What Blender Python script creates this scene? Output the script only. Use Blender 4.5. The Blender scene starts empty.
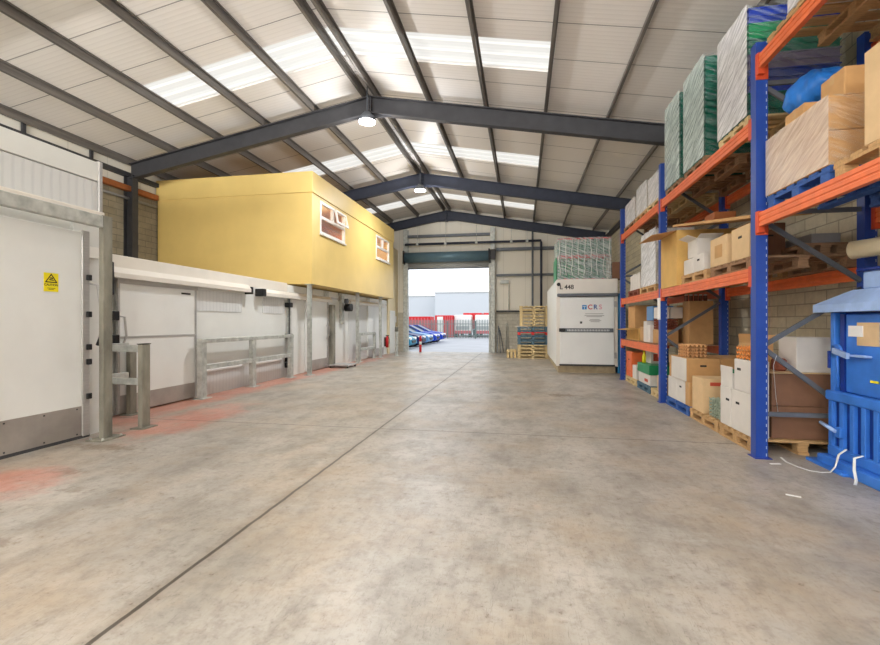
import bpy, bmesh, math, random
from mathutils import Vector, Matrix
R = random.Random(7)
SC = bpy.context.scene
C = SC.collection
PI = math.pi

# ------------------------------------------------------------------ materials
def lin(c):
    return tuple(((v/255)/12.92 if v/255 <= .04045 else ((v/255+.055)/1.055)**2.4) for v in c)

class NT:
    """small helper round a node tree"""
    def __init__(s, name):
        s.m = bpy.data.materials.new(name); s.m.use_nodes = True
        s.t = s.m.node_tree; s.n = s.t.nodes; s.l = s.t.links
        s.b = s.n['Principled BSDF']; s.out = s.n['Material Output']
        s.tc = s.n.new('ShaderNodeTexCoord')
    def new(s, t, **k):
        n = s.n.new(t)
        for a, v in k.items(): setattr(n, a, v)
        return n
    def put(s, sock, v):
        if isinstance(v, bpy.types.NodeSocket): s.l.new(v, sock)
        elif isinstance(v, (tuple, list)) and len(v) == 3 and sock.type == 'RGBA': sock.default_value = (*v, 1)
        else: sock.default_value = v
    def math(s, op, a, b=0., c=0., clamp=False):
        n = s.new('ShaderNodeMath', operation=op); n.use_clamp = clamp
        s.put(n.inputs[0], a); s.put(n.inputs[1], b)
        if len(n.inputs) > 2: s.put(n.inputs[2], c)
        return n.outputs[0]
    def mix(s, f, a, b):
        n = s.new('ShaderNodeMix', data_type='RGBA')
        s.put(n.inputs[0], f); s.put(n.inputs[6], a); s.put(n.inputs[7], b)
        return n.outputs[2]
    def xyz(s, vec=None):
        n = s.new('ShaderNodeSeparateXYZ'); s.l.new(vec or s.tc.outputs['Object'], n.inputs[0])
        return n.outputs
    def vec(s, x, y, z=0.):
        n = s.new('ShaderNodeCombineXYZ')
        for i, v in enumerate((x, y, z)): s.put(n.inputs[i], v)
        return n.outputs[0]
    def noise(s, scale, detail=4, rough=.55, vec=None, stretch=None):
        v = vec or s.tc.outputs['Object']
        if stretch:
            mp = s.new('ShaderNodeMapping'); mp.inputs['Scale'].default_value = stretch
            s.l.new(v, mp.inputs[0]); v = mp.outputs[0]
        n = s.new('ShaderNodeTexNoise'); n.inputs['Scale'].default_value = scale
        n.inputs['Detail'].default_value = detail; n.inputs['Roughness'].default_value = rough
        s.l.new(v, n.inputs['Vector']); return n.outputs[0]
    def ramp(s, f, lo, hi):
        n = s.new('ShaderNodeMapRange'); n.clamp = True
        s.put(n.inputs[0], f); n.inputs[1].default_value = lo; n.inputs[2].default_value = hi
        return n.outputs[0]
    def bump(s, h, strength=.3, dist=.01):
        n = s.new('ShaderNodeBump'); n.inputs['Strength'].default_value = strength; n.inputs['Distance'].default_value = dist
        s.put(n.inputs['Height'], h); s.l.new(n.outputs[0], s.b.inputs['Normal'])
    def base(s, col=None, rough=.5, metal=0., spec=.5):
        if col is not None: s.put(s.b.inputs['Base Color'], col)
        s.put(s.b.inputs['Roughness'], rough); s.put(s.b.inputs['Metallic'], metal)
        s.b.inputs['Specular IOR Level'].default_value = spec

def simple(name, rgb, rough=.5, metal=0., var=.12, scale=6., bump=0., spec=.4, stretch=None):
    k = NT(name); c = lin(rgb)
    dark = tuple(v*(1-var) for v in c); light = tuple(min(1, v*(1+var*.6)) for v in c)
    n = k.noise(scale, 5, stretch=stretch)
    k.base(k.mix(k.ramp(n, .3, .7), dark, light), rough, metal, spec)
    if bump: k.bump(n, bump)
    return k.m

M = {}
def mats():
    S = simple
    M['galv'] = S('galvanised_steel', (190,192,186), .5, .25, .3, 9)
    M['galv_dirty'] = S('weathered_galvanised_steel', (142,139,126), .6, .1, .6, 4, stretch=(1,1,.35))
    M['purlin'] = S('purlin_steel', (122,116,110), .45, .4, .3, 3, stretch=(6,.3,6))
    M['steel'] = S('painted_grey_steel', (62,61,63), .55, .1, .2, 4)
    M['steel_blue'] = S('painted_blue_grey_steel', (50,54,68), .55, .1, .2, 4)
    M['rack_grey'] = S('rack_brace_grey', (104,108,114), .5, .3, .15)
    M['orange'] = S('rack_orange', (226,110,56), .42, 0, .12, 8)
    M['orange_dark'] = S('rack_orange_red', (206,78,42), .45, 0, .12)
    M['baler'] = S('baler_blue', (58,122,212), .4, 0, .16, 5)
    M['baler_light'] = S('baler_pale_blue', (160,188,232), .4, 0, .15, 6)
    M['baler_dark'] = S('baler_deep_blue', (18,52,136), .45, 0, .2, 5)
    M['white_panel'] = S('cold_store_white', (226,227,223), .38, 0, .04, 2)
    M['white_warm'] = S('cold_store_warm_white', (228,222,212), .4, 0, .05, 2)
    M['white_door'] = S('cold_store_door_white', (230,231,228), .32, 0, .05, 1.5)
    M['alu'] = S('brushed_aluminium', (186,184,182), .35, .45, .12, 20, stretch=(.4,.4,8))
    M['kick'] = S('stainless_kick_plate', (172,166,160), .36, .4, .16, 4)
    M['black'] = S('black_plastic', (26,26,28), .45, 0, .1)
    M['dark'] = S('dark_gap', (40,38,36), .8, 0, .1)
    M['yellow'] = S('office_yellow', (228,198,122), .45, 0, .05, 1.5)
    M['cream'] = S('cream_wall_paint', (226,210,172), .5, 0, .05, 1.5)
    M['pvc'] = S('white_window_frame', (238,236,230), .35, 0, .03)
    M['sign_y'] = S('sign_yellow', (240,222,30), .45, 0, .03)
    M['paper'] = S('white_paper', (240,238,234), .7, 0, .03)
    M['card'] = S('brown_cardboard', (196,152,100), .8, 0, .1, 7)
    M['card_light'] = S('light_cardboard', (216,184,140), .8, 0, .08, 7)
    M['card_dark'] = S('dark_cardboard', (136,98,74), .8, 0, .1, 7)
    M['card_yel'] = S('yellow_cardboard', (214,172,100), .8, 0, .1, 5)
    M['card_white'] = S('white_cardboard', (216,210,202), .7, 0, .05, 6)
    M['tape'] = S('packing_tape', (206,168,118), .25, 0, .05)
    M['pallet'] = S('pallet_wood', (190,152,104), .8, 0, .22, 9, .1, stretch=(1,6,6))
    M['pallet_dark'] = S('weathered_pallet_wood', (150,116,86), .85, 0, .28, 9, .1, stretch=(1,6,6))
    M['pallet_pale'] = S('pale_pallet_wood', (208,184,136), .8, 0, .18, 9, .1, stretch=(1,6,6))
    M['pallet_blue'] = S('blue_pallet_paint', (52,92,160), .7, 0, .25, 9, stretch=(1,6,6))
    M['pallet_grey'] = S('grey_blue_pallet_paint', (84,112,128), .7, 0, .25, 9)
    M['pallet_red'] = S('red_pallet_paint', (206,44,40), .6, 0, .15, 9)
    M['crate_g'] = S('green_plastic', (8,98,76), .4, 0, .12, 6)
    M['crate_g2'] = S('bright_green_plastic', (28,134,84), .4, 0, .12, 6)
    M['crate_b'] = S('blue_plastic', (30,56,150), .4, 0, .15, 6)
    M['crate_p'] = S('grey_purple_plastic', (108,100,128), .45, 0, .15, 6)
    M['bag'] = S('blue_plastic_bag', (34,112,196), .4, 0, .2, 9, .5)
    M['egg_tan'] = S('pulp_tray_tan', (216,164,112), .9, 0, .1, 20)
    M['egg_orange'] = S('pulp_tray_orange', (232,146,74), .9, 0, .1, 20)
    M['egg_green'] = S('pulp_tray_green', (164,176,156), .9, 0, .1, 20)
    M['egg_brown'] = S('pulp_tray_brown', (138,78,58), .9, 0, .12, 20)
    M['teal'] = S('pale_green_slats', (104,150,132), .5, 0, .2, 10)
    M['red'] = S('red_paint', (208,38,44), .45, 0, .1)
    M['red_pale'] = S('faded_red_paint', (214,92,98), .5, 0, .1)
    M['rust'] = S('rusty_orange_steel', (158,92,48), .7, 0, .25, 6)
    M['teal_steel'] = S('shutter_barrel_blue_grey', (96,124,138), .4, .2, .1, 3)
    M['slats'] = S('shutter_slats', (176,178,176), .45, .2, .06)
    M['plinth'] = S('plinth_concrete', (176,160,130), .9, 0, .2, 6, .2)
    M['strap'] = S('white_strapping', (232,232,226), .5, 0, .04)
    M['filmroll'] = S('stretch_film_roll', (222,206,170), .3, 0, .08, 5)
    M['asphalt'] = S('yard_concrete', (168,170,176), .9, 0, .1, .6)
    M['fence'] = S('palisade_steel', (118,130,128), .5, .3, .1)
    M['bldg'] = S('pale_cladding', (200,204,208), .7, 0, .02, .2)
    M['tyre'] = S('tyre_rubber', (24,24,26), .8)
    M['rubber'] = S('grey_rubber', (70,70,72), .7)
    M['bottle'] = S('brown_jar', (120,72,52), .25, 0, .1)
    M['label'] = S('printed_red_label', (206,84,60), .6, 0, .1, 30)
    M['print'] = S('black_print', (36,34,34), .6, 0, .05)
    M['greyprint'] = S('grey_print', (150,148,146), .7, 0, .05)
    M['logo_blue'] = S('logo_blue', (44,136,196), .5, 0, .05)
    M['logo_red'] = S('logo_red', (196,56,66), .5, 0, .05)
    M['logo_navy'] = S('logo_navy', (42,84,150), .5, 0, .05)
    M['logo_pink'] = S('logo_pink', (222,160,172), .5, 0, .05)
    M['office_in'] = S('office_interior_timber', (206,124,30), .7, 0, .2, 3)

    for n, c in (('car_teal',(24,120,150)),('car_navy',(28,42,96)),('car_sky',(60,120,176)),('car_blue',(26,62,170)),('car_pale',(96,140,186))):
        k = NT(n); k.base(lin(c), .45, 0, .3); M[n] = k.m
    k = NT('dark_glass'); k.base(lin((48,62,76)), .3, 0, .25); M['glass_dark'] = k.m
    k = NT('window_glass'); k.base(lin((200,210,208)), .04, 0, .6)
    tr = k.new('ShaderNodeBsdfTransparent'); mx = k.new('ShaderNodeMixShader'); mx.inputs[0].default_value = .12
    k.l.new(tr.outputs[0], mx.inputs[1]); k.l.new(k.b.outputs[0], mx.inputs[2]); k.l.new(mx.outputs[0], k.out.inputs[0]); M['glass'] = k.m

    # post: blue enamel with the rows of punched slots down the face edges
    k = NT('rack_post_blue'); x, y, z = k.xyz()
    fz = k.math('ABSOLUTE', k.math('SUBTRACT', k.math('FRACT', k.math('DIVIDE', z, .076)), .5))
    dz = k.math('LESS_THAN', fz, .2)
    a1 = k.math('LESS_THAN', k.math('ABSOLUTE', k.math('SUBTRACT', x, .042)), .0035)
    hole = k.math('MULTIPLY', dz, a1)
    n = k.noise(5, 4)
    blue = k.mix(n, lin((20,56,136)), lin((32,74,164)))
    k.base(k.mix(hole, blue, lin((196,204,214))), .42, 0, .5); M['post'] = k.m

    # film: thin stretch wrap with whitish diagonal creases; aisle-face white is painted-in reflection
    for nm, dens, tint in (('film_crease_sheen', .62, (222,236,230)), ('film_white', .78, (236,234,234)), ('film_clear', .14, (220,230,230)), ('film_soft', .32, (228,236,232)), ('film_box', .46, (240,226,212))):
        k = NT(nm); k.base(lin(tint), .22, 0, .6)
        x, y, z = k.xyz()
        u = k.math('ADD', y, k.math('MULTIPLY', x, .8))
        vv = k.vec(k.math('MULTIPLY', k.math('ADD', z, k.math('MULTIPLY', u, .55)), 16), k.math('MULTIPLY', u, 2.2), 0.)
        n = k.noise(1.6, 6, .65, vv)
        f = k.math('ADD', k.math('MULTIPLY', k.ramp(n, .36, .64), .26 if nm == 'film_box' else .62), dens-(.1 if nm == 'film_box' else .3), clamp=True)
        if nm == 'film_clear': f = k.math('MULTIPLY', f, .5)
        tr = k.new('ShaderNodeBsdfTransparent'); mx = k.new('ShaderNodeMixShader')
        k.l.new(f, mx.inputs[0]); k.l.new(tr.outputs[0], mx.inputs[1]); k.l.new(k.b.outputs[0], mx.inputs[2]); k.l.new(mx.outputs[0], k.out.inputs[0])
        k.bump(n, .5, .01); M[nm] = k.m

    # floor: power-floated concrete, saw-cut joints, worn red paint along the cold stores
    k = NT('concrete_floor'); x, y, z = k.xyz()
    n1 = k.noise(.55, 6, .6); n2 = k.noise(2.6, 8, .65, stretch=(1,.55,1)); n3 = k.noise(14, 5, .7)
    col = k.mix(k.ramp(n1, .3, .7), lin((146,140,131)), lin((187,181,172)))
    col = k.mix(k.math('MULTIPLY', k.ramp(n2, .45, .64), .6), col, lin((128,122,113)))
    col = k.mix(k.math('MULTIPLY', k.ramp(n3, .48, .7), .5), col, lin((116,107,96)))
    n4 = k.noise(1.1, 7, .7, stretch=(.6,1.6,1))
    col = k.mix(k.math('MULTIPLY', k.ramp(n4, .55, .75), .4), col, lin((206,202,196)))
    n5 = k.noise(.9, 7, .68); col = k.mix(k.math('MULTIPLY', k.ramp(n5, .46, .68), .55), col, lin((172,150,122)))
    n6 = k.noise(6, 6, .75, stretch=(1,.6,1)); col = k.mix(k.math('MULTIPLY', k.ramp(n6, .52, .7), .5), col, lin((112,102,92)))
    # red paint: strip beside the cold stores and a patch in the foreground
    nr = k.noise(2.2, 7, .7)
    s1 = k.math('MULTIPLY', k.ramp(x, -5.0, -5.55), k.math('MULTIPLY', k.ramp(y, 4.9, 5.4), k.ramp(y, 21, 17)))
    dx = k.math('ADD', x, 4.75); dy = k.math('SUBTRACT', y, 5.8)
    e = k.math('SQRT', k.math('ADD', k.math('POWER', k.math('MULTIPLY', dx, 1.2), 2), k.math('POWER', k.math('MULTIPLY', dy, .55), 2)))
    s2 = k.ramp(e, 1.0, .35)
    dx = k.math('ADD', x, 4.55); dy = k.math('SUBTRACT', y, 3.25)
    e = k.math('SQRT', k.math('ADD', k.math('POWER', dx, 2), k.math('POWER', k.math('MULTIPLY', dy, 1.3), 2)))
    s3 = k.ramp(e, .85, .3)
    red = k.math('MAXIMUM', s1, k.math('MAXIMUM', s2, s3))
    red = k.math('MULTIPLY', k.ramp(k.math('ADD', red, k.math('MULTIPLY', k.math('SUBTRACT', nr, .5), 2.4)), .35, 1.), .5)
    col = k.mix(red, col, lin((206,108,78)))
    # dark oily marks
    for cx, cy, rx, ry, q in ((.75, 9.0, .5, .3, .75), (-1.5, 9.2, .8, .25, .3), (.1, 9.3, .4, .15, .3), (-3.9, 2.7, .22, .12, .5), (-3.3, 2.35, .2, .1, .5), (-4.6, 4.35, .7, .18, .5), (-4.2, 3.6, .3, .12, .4), (-3.7, 3.2, .2, .12, .4)):
        e = k.math('SQRT', k.math('ADD', k.math('POWER', k.math('DIVIDE', k.math('SUBTRACT', x, cx), rx), 2), k.math('POWER', k.math('DIVIDE', k.math('SUBTRACT', y, cy), ry), 2)))
        f = k.math('MULTIPLY', k.ramp(k.math('ADD', k.ramp(e, 1.1, .2), k.math('MULTIPLY', k.math('SUBTRACT', n3, .5), 2.4)), .35, .9), q)
        col = k.mix(f, col, lin((104,82,58)))
    # scratches
    sc = k.noise(3.5, 3, .5, stretch=(9,.7,1)); col = k.mix(k.math('MULTIPLY', k.math('LESS_THAN', k.math('ABSOLUTE', k.math('SUBTRACT', sc, .5)), .004), .35), col, lin((96,86,74)))
    wob = k.math('MULTIPLY', k.math('SUBTRACT', k.noise(5, 3), .5), .02)
    j1 = k.math('LESS_THAN', k.math('ABSOLUTE', k.math('ADD', k.math('ADD', x, 1.86), wob)), .013)
    j2 = k.math('LESS_THAN', k.math('ABSOLUTE', k.math('ADD', k.math('SUBTRACT', y, 5.77), wob)), .009)
    j3 = k.math('LESS_THAN', k.math('ABSOLUTE', k.math('ADD', k.math('SUBTRACT', y, 13.6), wob)), .014)
    j = k.math('MAXIMUM', j1, k.math('MAXIMUM', j2, j3))
    edge = k.math('MULTIPLY', k.ramp(k.math('ABSOLUTE', k.math('ADD', k.math('ADD', x, 1.86), k.math('MULTIPLY', wob, 3))), .09, .01), .35)
    col = k.mix(edge, col, lin((122,108,92)))
    col = k.mix(k.math('MULTIPLY', j, .88), col, lin((60,52,44)))
    n7 = k.noise(24, 5, .85); col = k.mix(k.math('MULTIPLY', k.ramp(n7, .56, .7), .5), col, lin((92,84,76)))
    vo = k.new('ShaderNodeTexVoronoi'); vo.inputs['Scale'].default_value = 1.7; k.l.new(k.tc.outputs['Object'], vo.inputs['Vector'])
    col = k.mix(k.math('MULTIPLY', k.math('LESS_THAN', vo.outputs['Distance'], .018), .8), col, lin((58,50,44)))
    k.base(col, k.math('ADD', .25, k.math('MULTIPLY', n2, .32)), 0, .5)
    k.bump(k.math('SUBTRACT', k.math('MULTIPLY', n3, .4), k.math('MULTIPLY', j, 1.)), .25, .01); M['floor'] = k.m

    # concrete blockwork (u along the wall, z up)
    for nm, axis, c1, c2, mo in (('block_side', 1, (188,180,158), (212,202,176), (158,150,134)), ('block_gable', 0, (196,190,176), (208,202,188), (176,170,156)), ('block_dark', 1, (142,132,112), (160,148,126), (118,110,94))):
        k = NT(nm); p = k.xyz()
        br = k.new('ShaderNodeTexBrick'); k.l.new(k.vec(p[axis], p[2]), br.inputs['Vector'])
        br.inputs['Color1'].default_value = (*lin(c1), 1); br.inputs['Color2'].default_value = (*lin(c2), 1); br.inputs['Mortar'].default_value = (*lin(mo), 1)
        br.inputs['Scale'].default_value = 1.; br.inputs['Brick Width'].default_value = .45; br.inputs['Row Height'].default_value = .165
        br.inputs['Mortar Size'].default_value = .009; br.inputs['Mortar Smooth'].default_value = .3
        n = k.noise(9, 6, .7); n0 = k.noise(.8, 4)
        col = k.mix(k.math('MULTIPLY', k.ramp(n, .35, .75), .4), br.outputs[0], tuple(v*.5 for v in lin(c1)))
        col = k.mix(k.math('MULTIPLY', k.ramp(n0, .45, .75), .3), col, lin((206,196,166)))
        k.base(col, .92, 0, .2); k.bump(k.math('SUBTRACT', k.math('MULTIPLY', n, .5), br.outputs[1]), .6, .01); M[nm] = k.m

    # roof lining sheets: seams across the slope, fine ribs
    k = NT('roof_lining'); x, y, z = k.xyz()
    fy = k.math('ABSOLUTE', k.math('SUBTRACT', k.math('FRACT', k.math('DIVIDE', k.math('ADD', y, .12), 1.0)), .5))
    seam = k.math('LESS_THAN', fy, .011)
    n = k.noise(.7, 4); rib = k.math('SINE', k.math('MULTIPLY', y, 62.))
    col = k.mix(n, lin((230,224,217)), lin((240,234,228)))
    col = k.mix(k.math('MULTIPLY', k.ramp(rib, .6, 1.), .12), col, lin((170,160,152)))
    col = k.mix(k.math('MULTIPLY', seam, .7), col, lin((84,76,70)))
    k.base(col, .42, 0, .35); k.bump(rib, .12, .004); M['roof'] = k.m
    # rooflight sheets: daylight coming through profiled translucent sheet
    k = NT('rooflight_sheet'); x, y, z = k.xyz()
    w = k.math('SINE', k.math('MULTIPLY', y, 2*PI/.32)); w2 = k.math('SINE', k.math('MULTIPLY', y, 2*PI/.08))
    f = k.math('ADD', k.math('MULTIPLY', k.ramp(w, .75, .95), .5), k.math('MULTIPLY', k.ramp(w2, .2, 1.), .1))
    k.base(lin((120,122,118)), .5); k.b.inputs['Emission Color'].default_value = (1., .985, .95, 1)
    k.put(k.b.inputs['Emission Strength'], k.math('ADD', ROOFLIGHT, k.math('MULTIPLY', f, ROOFLIGHT*.6))); M['rooflight'] = k.m
    # profiled wall cladding
    for nm, c, c2 in (('cladding', (232,226,212), (196,190,174)), ('cold_rib', (216,217,216), (176,178,180))):
        k = NT(nm); x, y, z = k.xyz()
        u = k.math('ADD', x, y)
        n = k.noise(.9, 4)
        if nm == 'cladding':
            s = k.math('LESS_THAN', k.math('ABSOLUTE', k.math('SUBTRACT', k.math('FRACT', u), .5)), .012); q = .5
        else:
            s = k.ramp(k.math('SINE', k.math('MULTIPLY', u, 2*PI/.1)), .3, 1.); q = .22
        k.base(k.mix(k.math('MULTIPLY', s, q), k.mix(n, tuple(v*.94 for v in lin(c)), lin(c)), lin(c2)), .5, 0, .3)
        k.bump(s, .3, -.01); M[nm] = k.m
    k = NT('lamp_glow'); k.base((1,1,1), .4); k.b.inputs['Emission Color'].default_value = (1,.97,.92,1); k.b.inputs['Emission Strength'].default_value = 18; M['lamp'] = k.m

EXPOSURE = 0.16
PEND_FILL = 560
ROOFLIGHT = .66
mats()

# ------------------------------------------------------------------ mesh builder
WL = {}
def wloc(o): return WL.get(o.name, Vector((0, 0, 0)))
class MB:
    """collects shapes given in world (or prototype) coordinates; build() links ONE mesh object"""
    def __init__(s, origin=None): s.v = []; s.f = []; s.mi = []; s.sm = []; s.o = origin
    def add(s, vs, fs, mi=0, smooth=False):
        b = len(s.v); s.v += [tuple(v) for v in vs]
        for f in fs: s.f.append([b+i for i in f]); s.mi.append(mi); s.sm.append(smooth)
        return s
    def box(s, x0, x1, y0, y1, z0, z1, bv=0., mi=0):
        if x1 < x0: x0, x1 = x1, x0
        if y1 < y0: y0, y1 = y1, y0
        if z1 < z0: z0, z1 = z1, z0
        bv = min(bv, (x1-x0)*.45, (y1-y0)*.45, (z1-z0)*.45)
        if bv <= 0:
            vs = [(x, y, z) for z in (z0, z1) for y in (y0, y1) for x in (x0, x1)]
            return s.add(vs, [(0,2,3,1),(4,5,7,6),(0,1,5,4),(2,6,7,3),(0,4,6,2),(1,3,7,5)], mi)
        lo = (x0, y0, z0); hi = (x1, y1, z1); vs = []; idx = {}
        for c in range(8):
            sg = [(c >> a) & 1 for a in range(3)]
            for a in range(3):      # vertex lying on the face of axis a
                p = [(hi[q] if sg[q] else lo[q]) for q in range(3)]
                for q in range(3):
                    if q != a: p[q] += -bv if sg[q] else bv
                idx[c, a] = len(vs); vs.append(p)
        fs = []
        for a in range(3):
            b, c2 = [q for q in range(3) if q != a]
            for sgn in (0, 1):
                cs = [(sgn << a) | (i << b) | (j << c2) for i, j in ((0,0),(1,0),(1,1),(0,1))]
                f = [idx[c, a] for c in cs]
                n = (Vector(vs[f[1]])-Vector(vs[f[0]])).cross(Vector(vs[f[2]])-Vector(vs[f[1]]))
                fs.append(f if (n[a] > 0) == bool(sgn) else f[::-1])
        ce = Vector(((x0+x1)/2, (y0+y1)/2, (z0+z1)/2))
        def out(f):
            p = [Vector(vs[i]) for i in f]; n = (p[1]-p[0]).cross(p[2]-p[1])
            return f if n.dot(sum(p, Vector())/len(p)-ce) > 0 else f[::-1]
        for a in range(3):          # edges along axis a
            b, c2 = [q for q in range(3) if q != a]
            for i in (0, 1):
                for j in (0, 1):
                    c0 = (i << b) | (j << c2); c1 = c0 | (1 << a)
                    fs.append(out([idx[c0, b], idx[c1, b], idx[c1, c2], idx[c0, c2]]))
        for c in range(8): fs.append(out([idx[c, 0], idx[c, 1], idx[c, 2]]))
        return s.add(vs, fs, mi)
    def bar(s, p, q, w, h=None, mi=0, up=(0, 0, 1)):
        """square bar from p to q"""
        p = Vector(p); q = Vector(q); h = h or w; d = (q-p).normalized(); u = Vector(up)
        if abs(d.dot(u)) > .98: u = Vector((0, 1, 0))
        a = d.cross(u).normalized()*w/2; b = a.cross(d).normalized()*h/2
        vs = [e+sa*a+sb*b for e in (p, q) for sa, sb in ((-1,-1),(1,-1),(1,1),(-1,1))]
        return s.add(vs, [(0,1,2,3),(7,6,5,4),(0,4,5,1),(1,5,6,2),(2,6,7,3),(3,7,4,0)], mi)
    def tube(s, pts, r, seg=10, mi=0):
        pts = [Vector(p) for p in pts]; n = len(pts); rings = []
        rr = r if isinstance(r, (list, tuple)) else [r]*n
        for i, p in enumerate(pts):
            d = (pts[min(i+1, n-1)]-pts[max(i-1, 0)]).normalized()
            u = Vector((0, 0, 1)) if abs(d.z) < .9 else Vector((0, 1, 0))
            a = d.cross(u).normalized(); b = a.cross(d).normalized()
            rings.append([p+rr[i]*(math.cos(t)*a+math.sin(t)*b) for t in [2*PI*k/seg for k in range(seg)]])
        vs = [v for q in rings for v in q]
        fs = [(i*seg+k, i*seg+(k+1) % seg, (i+1)*seg+(k+1) % seg, (i+1)*seg+k) for i in range(n-1) for k in range(seg)]
        b0 = len(s.v); s.add(vs, fs, mi, True)
        s.add([], [], mi)
        for ring in (list(range(seg))[::-1], [(n-1)*seg+k for k in range(seg)]):
            s.f.append([b0+i for i in ring]); s.mi.append(mi); s.sm.append(False)
        return s
    def prism(s, poly, axis, a0, a1, mi=0):
        """poly = 2D outline in the other two axes (in axis order), extruded along axis"""
        o = [q for q in range(3) if q != axis]; n = len(poly); vs = []
        for a in (a0, a1):
            for p in poly:
                v = [0, 0, 0]; v[axis] = a; v[o[0]] = p[0]; v[o[1]] = p[1]; vs.append(v)
        fs = [tuple(range(n))[::-1], tuple(range(n, 2*n))] + [(i, (i+1) % n, n+(i+1) % n, n+i) for i in range(n)]
        return s.add(vs, fs, mi)
    def quad(s, a, b, c, d, mi=0): return s.add([a, b, c, d], [(0, 1, 2, 3)], mi)
    def build(s, name, mat, parent=None, local=False, props=None):
        org = Vector((0, 0, 0)) if local else Vector(s.o if s.o is not None else (wloc(parent) if parent else (0, 0, 0)))
        me = bpy.data.meshes.new(name)
        me.from_pydata([tuple(Vector(v)-org) for v in s.v], [], s.f)
        ms = mat if isinstance(mat, (list, tuple)) else [mat]
        for m in ms: me.materials.append(M[m] if isinstance(m, str) else m)
        me.polygons.foreach_set('material_index', s.mi); me.polygons.foreach_set('use_smooth', s.sm)
        bm = bmesh.new(); bm.from_mesh(me); bmesh.ops.recalc_face_normals(bm, faces=bm.faces); bm.to_mesh(me); bm.free()
        me.update()
        o = bpy.data.objects.new(name, me); C.objects.link(o)
        if parent: o.parent = parent
        if not local:
            o.location = org-(wloc(parent) if parent else Vector((0, 0, 0))); WL[o.name] = org
        return o

def tag(o, label, cat, group=None, kind=None):
    o['label'] = label; o['category'] = cat
    if group: o['group'] = group
    if kind: o['kind'] = kind
    return o
def thing(name, label, cat, loc=(0, 0, 0), rz=0., group=None):
    o = bpy.data.objects.new(name, None); C.objects.link(o); o.empty_display_size = .1
    o.location = loc; o.rotation_euler = (0, 0, rz); WL[o.name] = Vector(loc)
    return tag(o, label, cat, group)
def struct(name, mb, mat, origin=None):
    if origin is not None: mb.o = origin
    o = mb.build(name, mat); o['kind'] = 'structure'; return o
def dup(src, loc, rz=0., label=None, group=None):
    def cp(o, par):
        c = o.copy(); C.objects.link(c)
        if par: c.parent = par
        for ch in o.children: cp(ch, c)
        return c
    r = cp(src, None); r.location = loc; r.rotation_euler = (0, 0, rz); WL[r.name] = Vector(loc)
    if label: r['label'] = label
    if group: r['group'] = group
    return r
def text_mb(txt, size, origin, xdir, zdir, depth=.002):
    cu = bpy.data.curves.new('lettering', 'FONT'); cu.body = txt; cu.size = size; cu.extrude = depth; cu.align_x = 'CENTER'; cu.align_y = 'CENTER'; cu.offset = size*.02
    ob = bpy.data.objects.new('lettering', cu); C.objects.link(ob)
    dg = bpy.context.evaluated_depsgraph_get(); me = bpy.data.meshes.new_from_object(ob.evaluated_get(dg))
    X = Vector(xdir); Z = Vector(zdir); N = X.cross(Z); o = Vector(origin)
    mb = MB(); mb.add([o+X*v.co.x+Z*v.co.y+N*v.co.z for v in me.vertices], [tuple(p.vertices) for p in me.polygons])
    bpy.data.objects.remove(ob); bpy.data.curves.remove(cu); bpy.data.meshes.remove(me)
    return mb

ORD = ['', 'second', 'third', 'fourth', 'fifth', 'sixth', 'seventh', 'eighth', 'ninth', 'tenth', 'eleventh', 'twelfth', 'thirteenth', 'fourteenth', 'fifteenth', 'sixteenth']
def from_top(i, n):
    if i == 0: return 'topmost'
    if i == n-1: return 'lowest'
    return ORD[i]+' from the top'

# ------------------------------------------------------------------ building shell
XL, XR, XC, SL = -10.15, 3.78, -3.5, .18
YB, YG = -9., 21.35
ZR = 6.85
def roofz(x, off=0.): return ZR-SL*abs(x-XC)+off
struct('floor', MB().box(XL, XR, YB, YG, -.1, 0), 'floor')
for side, x1 in (('left', XL-.15), ('right', XR+.15)):
    # the roof lining with openings for the rooflight strips
    mb = MB(); sg = -1 if side == 'left' else 1
    xa, xb = XC, XC+sg*4.05
    strips = [(-8.55, -7.6), (-3.05, -2.1), (2.42, 3.37), (7.88, 8.83), (13.25, 14.2), (18.7, 19.6)]
    ys = [YB]+[q for st in strips for q in st]+[YG+.1]
    def slab(x0, x1_, y0, y1):
        z0, z1 = roofz(x0), roofz(x1_)
        mb.add([(x0,y0,z0),(x1_,y0,z1),(x1_,y1,z1),(x0,y1,z0),(x0,y0,z0+.08),(x1_,y0,z1+.08),(x1_,y1,z1+.08),(x0,y1,z0+.08)], [(0,3,2,1),(4,5,6,7),(0,1,5,4),(1,2,6,5),(2,3,7,6),(3,0,4,7)])
    slab(xb, x1, YB, YG+.1)
    for i in range(0, len(ys)-1, 2): slab(xa, xb, ys[i], ys[i+1])
    struct('ceiling_'+side, mb, 'roof')
wn = 0
for st in strips:
    for sg in (-1, 1):
        wn += 1; mb = MB(); x0, x1 = XC+sg*.02, XC+sg*4.05
        n = 36
        vs = []; fs = []
        for i in range(n+1):
            y = st[0]+(st[1]-st[0])*i/n; h = .02*max(-1, min(1, 2*math.sin(2*PI*i/n*3)))
            vs += [(x0, y, roofz(x0)+.05+h), (x1, y, roofz(x1)+.05+h)]
        for i in range(n): fs.append((2*i, 2*i+1, 2*i+3, 2*i+2))
        mb.add(vs, fs); o = struct('window_%d' % wn, mb, 'rooflight')
        o['label'] = 'translucent rooflight strip on the %s slope, %s' % ('left' if sg < 0 else 'right', ('rearmost', 'behind the viewer', 'above the viewer', 'nearest in view', 'second in view', 'farthest in view')[strips.index(st)])
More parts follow.
